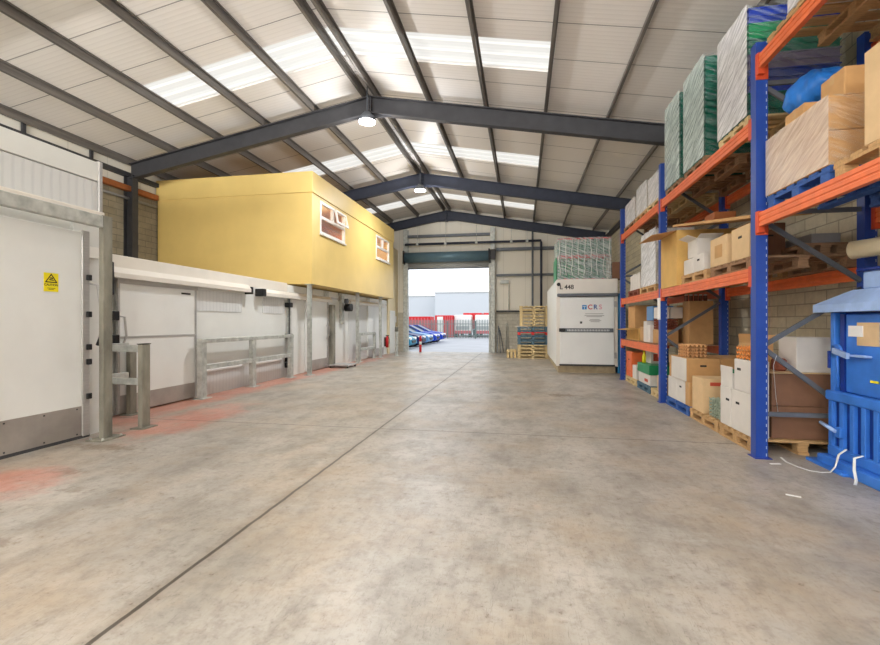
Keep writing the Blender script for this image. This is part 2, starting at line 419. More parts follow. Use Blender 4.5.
# side walls
struct('wall_right', MB().box(XR, XR+.2, YB, YG, 0, roofz(XR)+.0), 'block_side')
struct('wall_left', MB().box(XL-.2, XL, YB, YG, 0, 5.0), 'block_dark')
struct('wall_left_upper', MB().box(XL-.15, XL-.02, YB, YG, 5.0, roofz(XL)), 'cladding')
# gable: block below, cladding above, door opening
DX0, DX1, DZ = -5.45, -1.5, 4.55
mb = MB(); mb.box(XL, DX0, YG, YG+.2, 0, 1.88); mb.box(DX1, XR, YG, YG+.2, 0, 1.88); struct('wall_back', mb, 'block_gable')
mb = MB()
def gab(x0, x1, z0):
    mb.prism([(x0, z0), (x1, z0), (x1, roofz(x1)), (x0, roofz(x0))] if (x0-XC)*(x1-XC) >= 0 else [(x0, z0), (x1, z0), (x1, roofz(x1)), (XC, roofz(XC)), (x0, roofz(x0))], 1, YG+.02, YG+.18)
gab(XL, DX0, 1.88); gab(DX0, DX1, DZ); gab(DX1, XR, 1.88)
struct('wall_back_upper', mb, 'cladding')
# rear gable behind the viewer, with its big open doorway
mb = MB(); mb.prism([(XL, 0), (XL+.7, 0), (XL+.7, 5.0), (XR-.7, 5.0), (XR-.7, 0), (XR, 0), (XR, roofz(XR)), (XC, ZR), (XL, roofz(XL))], 1, YB-.15, YB)
struct('wall_rear', mb, 'cladding')

# portal frames
def portal(name, y, label, mat, gable=False):
    t = thing(name, label, 'steel frame', (XC, y, 0))
    for sg, side in ((-1, 'left'), (1, 'right')):
        xe = XL+.15 if sg < 0 else XR-.15
        x0, x1 = XC, xe; top = lambda x: roofz(x)-.17; D = .4
        mb = MB()
        for w, za, zb in ((.17, 0, -.022), (.014, -.022, -D+.022), (.17, -D+.022, -D)):
            mb.add([(x, y+q*w/2, top(x)+z) for x in (x0, x1) for q in (-1, 1) for z in (za, zb)], [(0,1,3,2),(4,6,7,5),(0,4,5,1),(2,3,7,6),(0,2,6,4),(1,5,7,3)])
        mb.build('rafter', mat, t)
        if sg > 0: continue      # right-hand columns stand inside the block wall
        mb = MB()
        mb.box(xe-.13, xe+.11, y-.01, y+.01, 0, top(xe)-D+.1)
        for q in (xe-.14, xe+.1): mb.box(q, q+.02, y-.09, y+.09, 0, top(xe)-D+.1)
        mb.box(xe-.15, xe+.13, y-.11, y+.11, 0, .02); mb.build('column', mat, t)
    mb = MB(); z = ZR-.17
    mb.prism([(XC-.5, z-.5), (XC+.5, z-.5), (XC+.5, z-.42), (XC, z-.3), (XC-.5, z-.42)], 1, y-.012, y+.012)
    for q in (-.02, .02): mb.box(XC+q-.012, XC+q+.012, y-.085, y+.085, z-.52, z)
    mb.build('apex_plate', mat, t)
    mb = MB()
    for q in (-.05, .05):
        for k in range(4):
            for sy in (-.05, .05): mb.tube([(XC-.045, y+sy, z-.08-k*.11), (XC+.045, y+sy, z-.08-k*.11)], .013, 6)
    mb.build('bolts', 'rack_grey', t); return t
portal('portal_frame', 10.2, 'nearest dark steel roof frame in view, crossing above the yellow office end', 'steel')
portal('portal_frame', 15.75, 'middle dark steel roof frame, between the nearest one and the gable', 'steel_blue')
portal('portal_frame', 21.2, 'blue-grey steel gable frame against the end wall above the open door', 'steel_blue')
portal('portal_frame', 4.65, 'dark steel roof frame overhead, out of the top of the view', 'steel')

# purlins (cold-formed Z sections)
def purlin(x, label, mat='purlin'):
    sg = -1 if x < XC else 1
    o = MB((x, 0, roofz(x)-.17)); z0 = roofz(x)-.17; z1 = z0+.165; t = .012
    w = .045
    poly = [(x-w, z0), (x-w, z0+.02), (x-w+t, z0+.02), (x-w+t, z0+t), (x-t/2, z0+t), (x-t/2, z1), (x+w, z1+(-sg*SL*w)), (x+w, z1-.02), (x+w-t, z1-.02), (x+w-t, z1-t-.005), (x+t/2, z1-t), (x+t/2, z0)]
    o.prism(poly, 1, YB+.05, YG-.02)
    tag(o.build('roof_purlin', mat), label, 'purlin', 'roof purlins')
for s_, sg in (('left', -1), ('right', 1)):
    for i, d_ in enumerate((.14, 1.4, 2.7, 4.0, 5.3, 6.56 if sg < 0 else 6.6)):
        if i == 0: lb = 'galvanised roof purlin just %s of the roof ridge' % s_
        elif i == 5: lb = 'galvanised roof purlin nearest the %s eaves' % s_
        else: lb = '%s galvanised roof purlin out from the ridge on the %s slope' % (('second', 'third', 'fourth', 'fifth')[i-1], s_)
        purlin(XC+sg*d_, lb)
# eaves beams and sheeting rails along the side walls
tag(MB((XR-.1, 0, 5.3)).box(XR-.14, XR-.02, YB+.1, YG-.1, 5.12, 5.3).build('eaves_beam', 'steel'), 'dark eaves beam along the top of the right block wall', 'eaves beam')
tag(MB((XL+.1, 0, 5.18)).box(XL+.0, XL+.12, YB+.1, YG-.1, 5.18, 5.29).build('eaves_beam', 'steel'), 'dark eaves beam along the top of the left wall', 'eaves beam')
for y, w_ in ((6.2, 'first'), (7.7, 'second'), (9.2, 'third')): tag(MB((XL+.05, y, 5.29)).box(XL, XL+.05, y-.035, y+.035, 5.29, 5.56).build('eaves_strut', 'steel'), 'short dark strut above the left eaves beam, %s from the picture edge' % w_, 'strut')
tag(MB((XL+.1, 0, 4.85)).box(XL+.02, XL+.16, 8.0, 11.1, 4.80, 4.94, .01).build('pipe_rail', 'rust'), 'rusty orange steel rail fixed to the block wall left of the yellow office', 'wall rail')
tag(MB((XL+.1, 0, 4.6)).tube([(XL+.08, 8, 4.62), (XL+.08, 11.1, 4.62)], .035).build('conduit_pipe', 'greyprint'), 'thin grey pipe under the rusty rail on the left block wall', 'pipe')

# gable framing
for (x, lb) in ((DX1+.14, 'galvanised steel post to the right of the open roller door'), (DX0-.06, 'galvanised steel post to the left of the open roller door')):
    t = thing('door_post', lb, 'steel post', (x, YG-.12, 0))
    mb = MB()
    mb.box(x-.1, x+.1, YG-.04, YG-.01, 0, roofz(x)-.65); mb.box(x-.1, x+.1, YG-.26, YG-.23, 0, roofz(x)-.65); mb.box(x-.012, x+.012, YG-.24, YG-.03, 0, roofz(x)-.65)
    mb.build('column', 'galv', t); MB().box(x-.18, x+.18, YG-.3, YG-.005, 0, .02).build('base_plate', 'galv', t)
def grail(x0, x1, z, lb, mat='purlin', h=.1):
    tag(MB(((x0+x1)/2, YG-.1, z)).box(x0, x1, YG-.16, YG-.02, z-h/2, z+h/2, .01).build('sheeting_rail', mat), lb, 'wall rail', 'gable sheeting rails')
grail(DX0, DX1, 5.52, 'horizontal rail above the roller door, just under the roof frame', 'rack_grey', .12)
grail(DX1+.3, XR-.3, 4.79, 'horizontal rail on the end wall right of the door, topmost', 'rack_grey', .14)
grail(DX1+.3, XR-.3, 3.59, 'horizontal rail on the end wall right of the door, middle one', 'rack_grey', .1)
grail(DX1+.3, XR-.3, 1.92, 'horizontal rail on top of the gable blockwork, lowest one', 'steel', .07)
# dark service pipe with hangers
t = thing('service_pipe', 'dark blue pipe running above the roller door with clamps, turning down at right', 'pipe', (-2, YG-.35, 5.1))
MB().tube([(-5.5, YG-.35, 5.1), (.83, YG-.35, 5.1), (.83, YG-.35, 5.02), (.83, YG-.35, 2.0)], .055).build('pipe_run', 'steel_blue', t)
for x in (-4.9, -3.55, -2.1, -.5, .2):
    mb = MB(); mb.box(x-.06, x+.06, YG-.42, YG-.28, 5.03, 5.17, .01); mb.build('clamp', 'galv', t)
    MB().tube([(x, YG-.35, 5.17), (x, YG-.2, roofz(x)-.6)], .008, 6).build('hanger_wire', 'galv', t)
t = thing('service_pipe', 'thin grey vertical pipe on the end wall left of the dark pipe', 'pipe', (.45, YG-.3, 1.2))
MB().tube([(.45, YG-.3, 0), (.45, YG-.3, roofz(.45)-.62)], .045).build('pipe_run', 'rack_grey', t)
# cable conduit and switch box right of door
t = thing('control_box', 'small grey switch box with conduit on the end wall beside the door post', 'switch box', (-.85, YG-.05, 2.9))
MB().box(-1.02, -.62, YG-.14, YG-.02, 3.2, 3.36, .01).build('box', 'galv', t)
MB().tube([(-.62, YG-.06, 3.2), (-.62, YG-.06, 2.0)], .02, 6).build('conduit', 'galv', t)
# leaning bars beside door
t = thing('leaning_pole', 'grey poles leaning on the block wall right of the door post', 'poles', (-.9, YG-.3, 0))
for k in range(3): MB().bar((-1.15+.16*k, YG-.35-.04*k, 0.002), (-1.1+.03*k, YG-.03, 1.25-.1*k), .03).build('pole', 'rack_grey', t)
tag(MB((-.72, YG-.2, 0)).tube([(-.75, YG-.06, 0), (-.75, YG-.06, 1.3), (-.72, YG-.1, 1.36), (-.66, YG-.1, 1.2), (-.66, YG-.1, .05)], .018, 6).build('hose', 'galv'), 'grey hose hanging against the block wall right of the door', 'hose')

# roller shutter
t = thing('roller_shutter', 'rolled-up roller shutter with blue-grey barrel above the open doorway', 'roller shutter', (-3.5, YG-.3, 4.5))
mb = MB(); zc, r = 4.48, .24
n = 22
mb.tube([(DX0-.05, YG-.3, zc), (DX1-.02, YG-.3, zc)], r, n); mb.build('barrel', 'teal_steel', t)
for x in (DX0-.08, DX1+.0): MB().box(x-.03, x+.03, YG-.58, YG-.02, zc-.32, zc+.3, .01).build('end_plate', 'black', t)
mb = MB(); z = 4.3
while z > 3.98: mb.tube([(DX0, YG-.1, z-.03), (DX1, YG-.1, z-.03)], .034, 8); z -= .066
mb.box(DX0, DX1, YG-.11, YG-.09, 3.97, 4.5); mb.build('curtain', 'slats', t)
MB().box(DX0, DX1, YG-.13, YG-.07, 3.94, 4.0, .005).build('bottom_bar', 'rack_grey', t)
for x in (DX0-.02, DX1-.04): MB().box(x, x+.06, YG-.14, YG-.02, 0, 4.2).build('guide_rail', 'galv', t)
MB().box(DX1+.05, DX1+.3, YG-.5, YG-.3, 4.3, 4.75, .02).build('motor', 'steel', t)

# high-bay lamps (ridge ones in view; pendants unseen, added for fill)
def lamp(x, y, z, lb, power):
    t = thing('high_bay_lamp', lb, 'lamp', (x, y, z), 0, 'high bay lamps')
    mb = MB(); mb.tube([(x, y, z+.02), (x, y, z+.1), (x, y, z+.2), (x, y, z+.24)], [.2, .19, .1, .06], 20); mb.build('housing', 'rack_grey', t)
    MB().tube([(x, y, z), (x, y, z+.02)], .185, 20).build('diffuser', 'lamp', t)
    MB().tube([(x, y, z+.24), (x, y, roofz(x)-.02)], .012, 6).build('hanger', 'rack_grey', t)
    l = bpy.data.lights.new('lamp_light', 'POINT'); l.shadow_soft_size = .16; l.energy = power[0]; l.color = (.975, .988, 1)
    lo = bpy.data.objects.new('lamp_light', l); C.objects.link(lo); lo.parent = t; lo.location = (0, 0, -.2)
    if len(power) > 2:      # added pendants only: upward fill spot to brighten the roof
        l = bpy.data.lights.new('fill_uplight', 'SPOT'); l.shadow_soft_size = .12; l.energy = power[2]; l.spot_size = PI; l.spot_blend = .1; l.color = (.975, .988, 1)
        lo = bpy.data.objects.new('fill_uplight', l); C.objects.link(lo); lo.parent = t; lo.location = (.15, 0, .3); lo.rotation_euler = (PI, 0, 0)
    if power[1]:
        l = bpy.data.lights.new('lamp_beam', 'SPOT'); l.shadow_soft_size = .16; l.energy = power[1]; l.spot_size = math.radians(165); l.spot_blend = .8; l.color = (.975, .988, 1)
        lo = bpy.data.objects.new('lamp_beam', l); C.objects.link(lo); lo.parent = t; lo.location = (0, 0, -.03)
lamp(XC, 9.95, 5.98, 'glowing high bay lamp hanging under the nearest roof frame apex', (115, 640))
lamp(XC, 15.45, 5.98, 'glowing high bay lamp hanging under the middle roof frame apex', (115, 640))
for y, w_ in ((1.5, 'nearest the viewer'), (-2.5, 'in the middle'), (-6.5, 'at the rear')):  # unseen pendants added to brighten the roof and walls
    for x, h_ in ((-7.0, 'left'), (.2, 'right')):
        q = PEND_FILL*({'left': .45, 'right': .2}[h_] if y > 0 else {'left': 1.0, 'right': .8}[h_])
        lamp(x, y, 4.0, 'added pendant fill lamp of the %s row behind the viewer, %s' % (h_, w_), (q*(.5 if y < 0 else .15), 0, q*1.9))

# ------------------------------------------------------------------ left side: cold stores, barriers, office
AX = -5.3
t = thing('cold_store', 'tall white cold store nearest on the left, with ribbed upper band', 'cold store', (-8, 3, 0))
AY0, AY1 = -3.0, 4.96
mb = MB(); mb.box(XL+.35, AX-.06, AY0, AY1-.02, 0, 3.38); mb.build('body', 'white_panel', t)
MB().box(AX-.06, AX, AY0, AY1, 3.19, 3.43, .006).build('top_band', 'white_panel', t)
MB().box(AX-.06, AX-.015, AY0, AY1-.04, 2.8, 3.18).build('ribbed_band', 'cold_rib', t)
MB().box(AX-.06, AX+.05, AY0, AY1, 2.69, 2.8, .01).build('ledge', 'white_warm', t)
MB().box(AX-.06, AX+.01, AY1-.05, AY1+.01, 2.8, 3.45, .01).build('corner_trim', 'alu', t)
MB().box(AX-.06, AX-.02, 4.6, AY1, 0, 2.69).build('front_panel', 'white_panel', t)
MB().box(AX-.06, AX-.02, AY0, 2.4, 0, 2.69).build('front_panel', 'white_panel', t)
MB().box(AX-.02, AX+.05, 4.73, 4.9, 2.2, 2.34, .006).build('switch_box', 'pvc', t)
t = thing('sliding_door', 'big white cold store sliding door nearest on the left, with warning sign', 'door', (AX, 3.6, 0))
MB().box(AX-.015, AX+.05, 2.35, 4.7, .02, 2.5, .01).build('door_leaf', 'white_door', t)
MB().box(AX+.05, AX+.056, 2.36, 4.66, .02, .39).build('kick_plate', 'kick', t)
MB().box(AX+.03, AX+.065, 4.64, 4.74, .02, 2.52, .008).build('edge_frame', 'alu', t)
MB().box(AX+.0, AX+.06, 2.35, 4.74, .0, .035).build('threshold_seal', 'rubber', t)
mb = MB()
for y in (2.6, 3.0, 3.4, 3.8, 4.2, 4.58):
    for z in (.36, .06): mb.box(AX+.056, AX+.06, y-.008, y+.008, z-.008, z+.008)
mb.build('screws', 'rubber', t)
for z in (1.95, 1.5, 1.1, .92, .5): MB().box(AX+.05, AX+.09, 4.69, 4.75, z-.035, z+.035, .006).build('latch_block', 'black', t)
MB().tube([(AX+.07, 4.72, 1.88), (AX+.15, 4.76, 1.86), (AX+.17, 4.78, 1.6), (AX+.17, 4.79, 1.3), (AX+.13, 4.79, 1.16)], .014, 8).build('handle', 'alu', t)
MB().tube([(AX+.17, 4.79, 1.22), (AX+.12, 4.79, 1.12)], .022, 8).build('handle_grip', 'black', t)
# warning sign
t = thing('warning_sign', 'yellow warning sign with black triangle on the nearest white door', 'sign', (AX+.05, 4.28, 1.85))
MB().box(AX+.051, AX+.055, 4.2, 4.36, 1.75, 1.96).build('plate', 'sign_y', t)
x = AX+.0555; mb = MB()
o_, i_ = [(4.28-.072, 1.85), (4.28+.072, 1.85), (4.28, 1.955)], [(4.28-.05, 1.862), (4.28+.05, 1.862), (4.28, 1.933)]
vs = [(x, *p) for p in o_+i_]
mb.add(vs, [(0, 1, 4, 3), (1, 2, 5, 4), (2, 0, 3, 5)])
mb.prism([(4.25, 1.878), (4.31, 1.874), (4.312, 1.884), (4.262, 1.89)], 0, x, x+.001); mb.prism([(4.262, 1.897), (4.3, 1.892), (4.295, 1.908), (4.27, 1.91)], 0, x, x+.001)
mb.build('triangle_symbol', 'print', t)
text_mb('CAUTION', .034, (x, 4.28, 1.825), (0, 1, 0), (0, 0, 1), .0006).build('lettering', 'print', t)
mb = MB(); mb.box(x, x+.001, 4.235, 4.325, 1.785, 1.79); mb.box(x, x+.001, 4.25, 4.31, 1.77, 1.775); mb.build('small_print', 'print', t)
# goalpost guard
t = thing('door_guard', 'galvanised steel goalpost guard framing the nearest cold store door', 'door guard', (-5.0, 4.68, 0))
GX = -4.95
mb = MB(); mb.box(GX-.032, GX+.032, 4.62, 4.75, .012, 2.68, .006); mb.build('post', 'galv_dirty', t)
mb = MB(); mb.box(GX-.04, GX+.04, 2.15, 4.62, 2.53, 2.67, .008); mb.build('lintel', 'galv', t)
MB().box(GX-.11, GX+.12, 4.52, 4.85, 0, .014).build('base_plate', 'galv_dirty', t)
mb = MB()
for a, b in ((-.08, 4.56), (.09, 4.56), (-.08, 4.81), (.09, 4.81)): mb.tube([(GX+a, b, .014), (GX+a, b, .035)], .014, 6)
mb.build('anchor_bolt', 'galv', t)
MB().box(GX-.04, GX+.04, 2.0, 2.15, 0, 2.68).build('post', 'galv_dirty', t)

def rhs_post(mb_parent, x, y, h, w=.13, d=.1, mat='galv_dirty'):
    MB().box(x-d/2, x+d/2, y-w/2, y+w/2, 0, h, .008).build('post', mat, mb_parent)
    MB().box(x-d/2-.06, x+d/2+.06, y-w/2-.06, y+w/2+.06, 0, .014).build('foot_plate', mat, mb_parent)
t = thing('guard_rail', 'short galvanised corner guard rail between the two nearest cold store doors', 'guard rail', (-5.4, 5.5, 0))
rhs_post(t, -4.96, 5.26, 1.11, .14, .07); rhs_post(t, -5.86, 5.28, 1.08, .12, .08); rhs_post(t, -5.86, 5.98, 1.0, .12, .08)
for z in (1.05, .61):
    MB().box(-5.82, -4.995, 5.24, 5.29, z-.045, z+.045, .006).build('rail', 'galv', t); MB().box(-5.88, -5.84, 5.34, 5.92, z-.045, z+.045, .006).build('rail', 'galv', t)
MB().box(-5.0, -4.92, 5.185, 5.335, 1.11, 1.12).build('cap', 'dark', t)

# second cold store
BX = -6.0
t = thing('cold_store', 'long low white cold store behind the guard rails, running under the yellow office', 'cold store', (-8.4, 12, 0))
mb = MB(); mb.box(XL+.35, BX-.05, 5.0, 19.7, 0, 2.36); mb.build('body', 'white_panel', t)
MB().box(BX-.1, BX, 5.0, 10.9, 2.2, 2.42, .01).build('roof_edge', 'white_warm', t)
MB().box(BX-.05, BX, 5.0, 5.75, 0, 2.2).build('front_panel', 'white_panel', t)
MB().box(BX-.05, BX, 7.5, 10.9, .45, 2.2).build('front_panel', 'white_panel', t)
MB().box(BX-.05, BX-.004, 7.52, 10.9, .0, .45).build('ribbed_band', 'cold_rib', t)
MB().box(BX, BX+.012, 7.55, 8.95, 1.62, 2.02).build('ribbed_band', 'cold_rib', t)
MB().box(BX, BX+.012, 9.75, 10.75, 1.62, 2.02).build('ribbed_band', 'cold_rib', t)
MB().box(BX, BX+.04, 7.7, 8.95, .44, .5, .015).build('skirting_ledge', 'white_door', t); MB().box(BX, BX+.04, 9.3, 10.6, .44, .5, .015).build('skirting_ledge', 'white_door', t)
MB().box(BX-.05, BX, 10.9, 19.7, 0, 2.38).build('front_panel', 'white_panel', t)
MB().box(BX, BX+.012, 15.1, 17.0, .1, 2.05).build('ribbed_band', 'cold_rib', t)
MB().box(BX-.02, BX+.02, 11.0, 19.6, 2.14, 2.2).build('panel_trim', 'alu', t)
for y in (13.1, 14.2, 17.0): MB().box(BX, BX+.03, y, y+.28, 2.1, 2.38).build('vent_panel', 'galv', t)
t = thing('sliding_door', 'white sliding door of the low cold store, behind the short corner guard rail', 'door', (BX, 6.6, 0))
MB().box(BX, BX+.06, 5.83, 7.46, .03, 2.0, .01).build('door_leaf', 'white_door', t)
MB().box(BX+.06, BX+.064, 5.85, 7.44, .03, .3).build('kick_plate', 'kick', t)
MB().box(BX+.05, BX+.07, 5.83, 7.46, 1.16, 1.19).build('mid_strip', 'alu', t)
for a in (5.81, 7.44): MB().box(BX+.03, BX+.075, a, a+.035, .03, 2.02).build('edge_frame', 'alu', t)
MB().box(BX+.0, BX+.08, 5.8, 7.5, 1.99, 2.07).build('top_frame', 'alu', t)
MB().box(BX+.065, BX+.07, 7.1, 7.32, 1.9, 1.93).build('maker_plate', 'print', t)
MB().prism([(BX, 2.06), (BX+.17, 2.06), (BX+.17, 2.13), (BX+.1, 2.22), (BX, 2.22)], 1, 5.66, 9.05).build('track_cover', 'white_warm', t)
MB().box(BX, BX+.18, 9.05, 9.12, 2.02, 2.18, .01).build('track_end', 'black', t)
MB().box(BX, BX+.17, 5.6, 5.66, 1.8, 2.28, .01).build('track_bracket', 'black', t)
for z in (1.5, 1.15): MB().box(BX+.04, BX+.12, 5.7, 5.8, z-.07, z+.07, .01).build('latch_block', 'black', t)
MB().tube([(BX+.07, 5.8, 1.5), (BX+.16, 5.84, 1.48), (BX+.17, 5.86, 1.2), (BX+.1, 5.84, 1.0)], .016, 8).build('handle', 'alu', t)

t = thing('guard_rail', 'long galvanised guard rail with three posts in front of the white cold store', 'guard rail', (-5.8, 9, 0))
for y in (7.45, 9.05, 10.7): rhs_post(t, -5.8, y, 1.04, .15 if y < 8 else .13, .1, 'galv')
MB().box(-5.86, -5.74, 7.38, 10.77, 1.02, 1.1, .008).build('rail', 'galv', t)
MB().box(-5.84, -5.76, 7.52, 10.64, .53, .62, .006).build('rail', 'galv', t)

# third door (under the office corner)
t = thing('sliding_door', 'white sliding door between the grey columns under the yellow office', 'door', (BX, 12.5, 0))
MB().box(BX, BX+.06, 11.85, 13.2, .03, 2.03, .01).build('door_leaf', 'white_door', t)
MB().box(BX+.06, BX+.064, 11.87, 13.18, .03, .32).build('kick_plate', 'kick', t)
MB().prism([(BX, 2.02), (BX+.15, 2.02), (BX+.15, 2.1), (BX+.09, 2.18), (BX, 2.18)], 1, 9.6, 13.4).build('track_cover', 'white_warm', t)
MB().box(BX, BX+.2, 9.45, 9.6, 2.0, 2.17, .01).build('track_end', 'black', t)
MB().box(BX+.0, BX+.09, 13.2, 13.28, .03, 2.1).build('edge_frame', 'alu', t)
MB().tube([(BX+.07, 13.12, 1.3), (BX+.15, 13.14, 1.28), (BX+.15, 13.15, 1.0), (BX+.08, 13.14, .9)], .016, 8).build('handle', 'alu', t)
t = thing('door_guide', 'tall dark guide post with black clamps beside the first grey office column', 'door guide', (BX+.05, 10.85, 0))
MB().box(BX, BX+.07, 10.9, 10.98, 0, 2.1).build('upright', 'galv', t); MB().tube([(BX+.1, 10.82, .2), (BX+.1, 10.82, 2.0)], .018, 6).build('rod', 'black', t)
for z in (1.85, 1.05, .45, .3): MB().box(BX+.0, BX+.16, 10.76, 10.9, z-.06, z+.06, .01).build('clamp', 'black', t)
tag(MB((BX+.1, 13.4, 0)).box(BX+.05, BX+.2, 13.3, 13.52, 0, 1.95, .008).build('bollard_post', 'galv_dirty'), 'dark grey steel post guarding the door edge between the first two office columns', 'post')
t = thing('fan_unit', 'black and grey fan unit fixed high beside the second office column', 'fan unit', (BX+.1, 14.45, 1.9))
MB().box(BX, BX+.1, 14.3, 14.5, 1.35, 2.3, .01).build('bracket', 'galv', t)
MB().tube([(BX+.12, 14.55, 1.9), (BX+.34, 14.55, 1.9)], .13, 14).build('motor', 'black', t)
MB().tube([(BX+.2, 14.3, 2.1), (BX+.3, 14.3, 2.1)], .09, 12).build('pulley', 'rack_grey', t)
# platform scale
t = thing('platform_scale', 'low flat platform scale on the floor by the second office column', 'scale', (-5.5, 13.6, 0))
MB().box(-5.9, -5.25, 13.2, 13.95, .05, .1, .01).build('platform', 'alu', t)
for a, b in ((-5.85, 13.25), (-5.3, 13.25), (-5.85, 13.9), (-5.3, 13.9)): MB().tube([(a, b, 0), (a, b, .05)], .03, 8).build('foot', 'rubber', t)
# fourth door area
t = thing('sliding_door', 'farthest white cold store door, beside the third office column', 'door', (BX, 18.1, 0))
MB().box(BX, BX+.07, 17.0, 19.0, .03, 2.06, .01).build('door_leaf', 'white_door', t)
MB().prism([(BX, 2.05), (BX+.15, 2.05), (BX+.15, 2.13), (BX+.09, 2.2), (BX, 2.2)], 1, 15.0, 19.1).build('track_cover', 'white_warm', t)
MB().box(BX+.07, BX+.074, 17.02, 18.98, .03, .33).build('kick_plate', 'kick', t)
t = thing('guard_rail', 'short galvanised guard rail between the second and third office columns', 'guard rail', (-5.75, 16.4, 0))
for y in (15.5, 17.2): rhs_post(t, -5.75, y, 1.0, .14, .1, 'galv')
for z in (.98, .42): MB().box(-5.8, -5.7, 15.5, 17.2, z-.05, z+.05, .006).build('rail', 'galv', t)
# extinguisher on wall, white door, sign post
t = thing('fire_extinguisher', 'red fire extinguisher on the white wall left of the white side door', 'fire extinguisher', (BX+.12, 19.35, .3))
MB().tube([(BX+.12, 19.35, .3), (BX+.12, 19.35, .7), (BX+.12, 19.35, .76), (BX+.12, 19.35, .8)], [.065, .065, .045, .025], 14).build('cylinder', 'red', t)
MB().box(BX+.06, BX+.2, 19.32, 19.38, .8, .84, .005).build('valve', 'black', t)
MB().tube([(BX+.16, 19.35, .8), (BX+.21, 19.38, .65), (BX+.19, 19.4, .45)], .012, 6).build('hose', 'black', t)
MB().box(BX, BX+.05, 19.32, 19.38, .35, .75).build('bracket', 'black', t)
mb = MB(); mb.box(BX-.05, BX+.05, 19.72, YG, 0, 4.9); struct('wall_office_end', mb, 'cream')
o = struct('door_1', MB().box(BX+.05, BX+.09, 19.95, 20.75, 0, 1.95, .008), 'white_door')
MB().tube([(BX+.09, 20.65, 1.0), (BX+.15, 20.65, 1.0), (BX+.15, 20.55, 1.0)], .014, 8).build('handle', 'alu', o)
tag(MB((BX+.06, 20.95, 1.5)).box(BX+.052, BX+.06, 20.85, 21.1, 1.4, 1.7).build('notice', 'paper'), 'small white notice on the wall beside the roller door', 'notice')
t = thing('sign_post', 'thin grey post with small green plate near the left door jamb', 'post', (-5.2, 18.5, 0))
MB().box(-5.25, -5.15, 18.45, 18.55, 0, 1.05, .008).build('post', 'galv', t); MB().box(-5.3, -5.1, 18.43, 18.57, 0, .012).build('foot_plate', 'galv', t)
MB().box(-5.27, -5.13, 18.44, 18.46, 1.02, 1.22, .004).build('plate', 'galv_dirty', t)

# yellow office on columns
OX, OY0, OY1, OZ0, OZ1 = -5.45, 11.18, 18.85, 2.45, 5.38
WIN = [(11.66, 13.42), (16.49, 18.2)]
WZ0, WZ1 = 3.84, 4.74
t = thing('site_office', 'yellow boxed office raised above the cold store on grey columns', 'office', (-8.2, OY0, OZ0))
mb = MB(); wt = .1
zt = 4.83
mb.box(XL+.05, OX, OY0, OY0+wt, OZ0, zt); mb.box(XL+.05, OX, OY1-wt, OY1, OZ0, zt); mb.box(-9.85, -9.85+wt, OY0+wt, OY1-wt, OZ0, zt)
ys = [OY0+wt, WIN[0][0], WIN[0][1], WIN[1][0], WIN[1][1], OY1-wt]
for i in (0, 2, 4): mb.box(OX-wt, OX, ys[i], ys[i+1], OZ0, zt)
for a, b in WIN: mb.box(OX-wt, OX, a, b, OZ0, WZ0); mb.box(OX-wt, OX, a, b, WZ1, zt)
mb.build('walls', 'yellow', t)
MB().box(-9.85, OX, OY0, OY1, OZ0-.03, OZ0).build('floor_deck', 'yellow', t)
mb = MB(); mb.box(XL+.02, OX+.03, OY0-.03, OY0+.05, zt, OZ1, .006); mb.box(OX-.05, OX+.03, OY0+.05, OY1, zt, OZ1, .006); mb.build('fascia', 'yellow', t)
MB().box(-9.85, OX-.05, OY0+.05, OY1, zt-.02, zt+.1).build('roof_deck', 'card_light', t)
MB().box(XL+.4, OX-.6, OY0+.2, OY1-.2, OZ0+.01, OZ0+.05).build('inner_floor', 'office_in', t)
MB().box(-7.0, -6.95, OY0+.2, OY1-.2, OZ0+.05, zt-.03).build('inner_partition', 'office_in', t)
for wi, (a, b) in enumerate(WIN):
    w = MB(); f = .07; x0, x1 = OX-.07, OX+.015; zm = 4.3; ym = (a+b)/2
    w.box(x0, x1, a, a+f, WZ0, WZ1, .006); w.box(x0, x1, b-f, b, WZ0, WZ1, .006)
    w.box(x0, x1, a+f, b-f, WZ0, WZ0+f, .006); w.box(x0, x1, a+f, b-f, WZ1-f, WZ1, .006); w.box(x0, x1, a+f, b-f, zm-.04, zm+.04, .006); w.box(x0, x1, ym-.04, ym+.04, zm+.04, WZ1-f, .006)
    wo = w.build('window_frame', 'pvc', t)
    g = MB(); g.box(OX-.03, OX-.024, a+f, b-f, WZ0+f, zm-.04); g.box(OX-.03, OX-.024, a+f, ym-.04, zm+.04, WZ1-f); g.box(OX-.03, OX-.024, ym+.04, b-f, zm+.04, WZ1-f); g.build('pane', 'glass', wo)
    MB().box(OX-.0, OX+.05, a-.04, b+.04, WZ0-.04, WZ0, .006).build('sill', 'pvc', wo)
    if wi == 0:
        # the right top light stands open, hinged along its top edge
        s = MB(); y0, y1 = ym+.03, b-.02; zz0, zz1 = zm, WZ1-.02; L = zz1-zz0; a_ = math.radians(12)
        def P(y, q, off=0.): return (OX+.018+q*math.sin(a_)+off, y, zz1-q*math.cos(a_))
        for (ya, yb, qa, qb) in ((y0, y1, 0, .06), (y0, y1, L-.06, L), (y0, y0+.06, .06, L-.06), (y1-.06, y1, .06, L-.06)):
            s.add([P(ya, qa), P(yb, qa), P(yb, qb), P(ya, qb), P(ya, qa, .045), P(yb, qa, .045), P(yb, qb, .045), P(ya, qb, .045)], [(0,1,2,3),(7,6,5,4),(0,4,5,1),(1,5,6,2),(2,6,7,3),(3,7,4,0)])
        so = s.build('open_sash', 'pvc', wo)
        so['label'] = 'top light standing open'
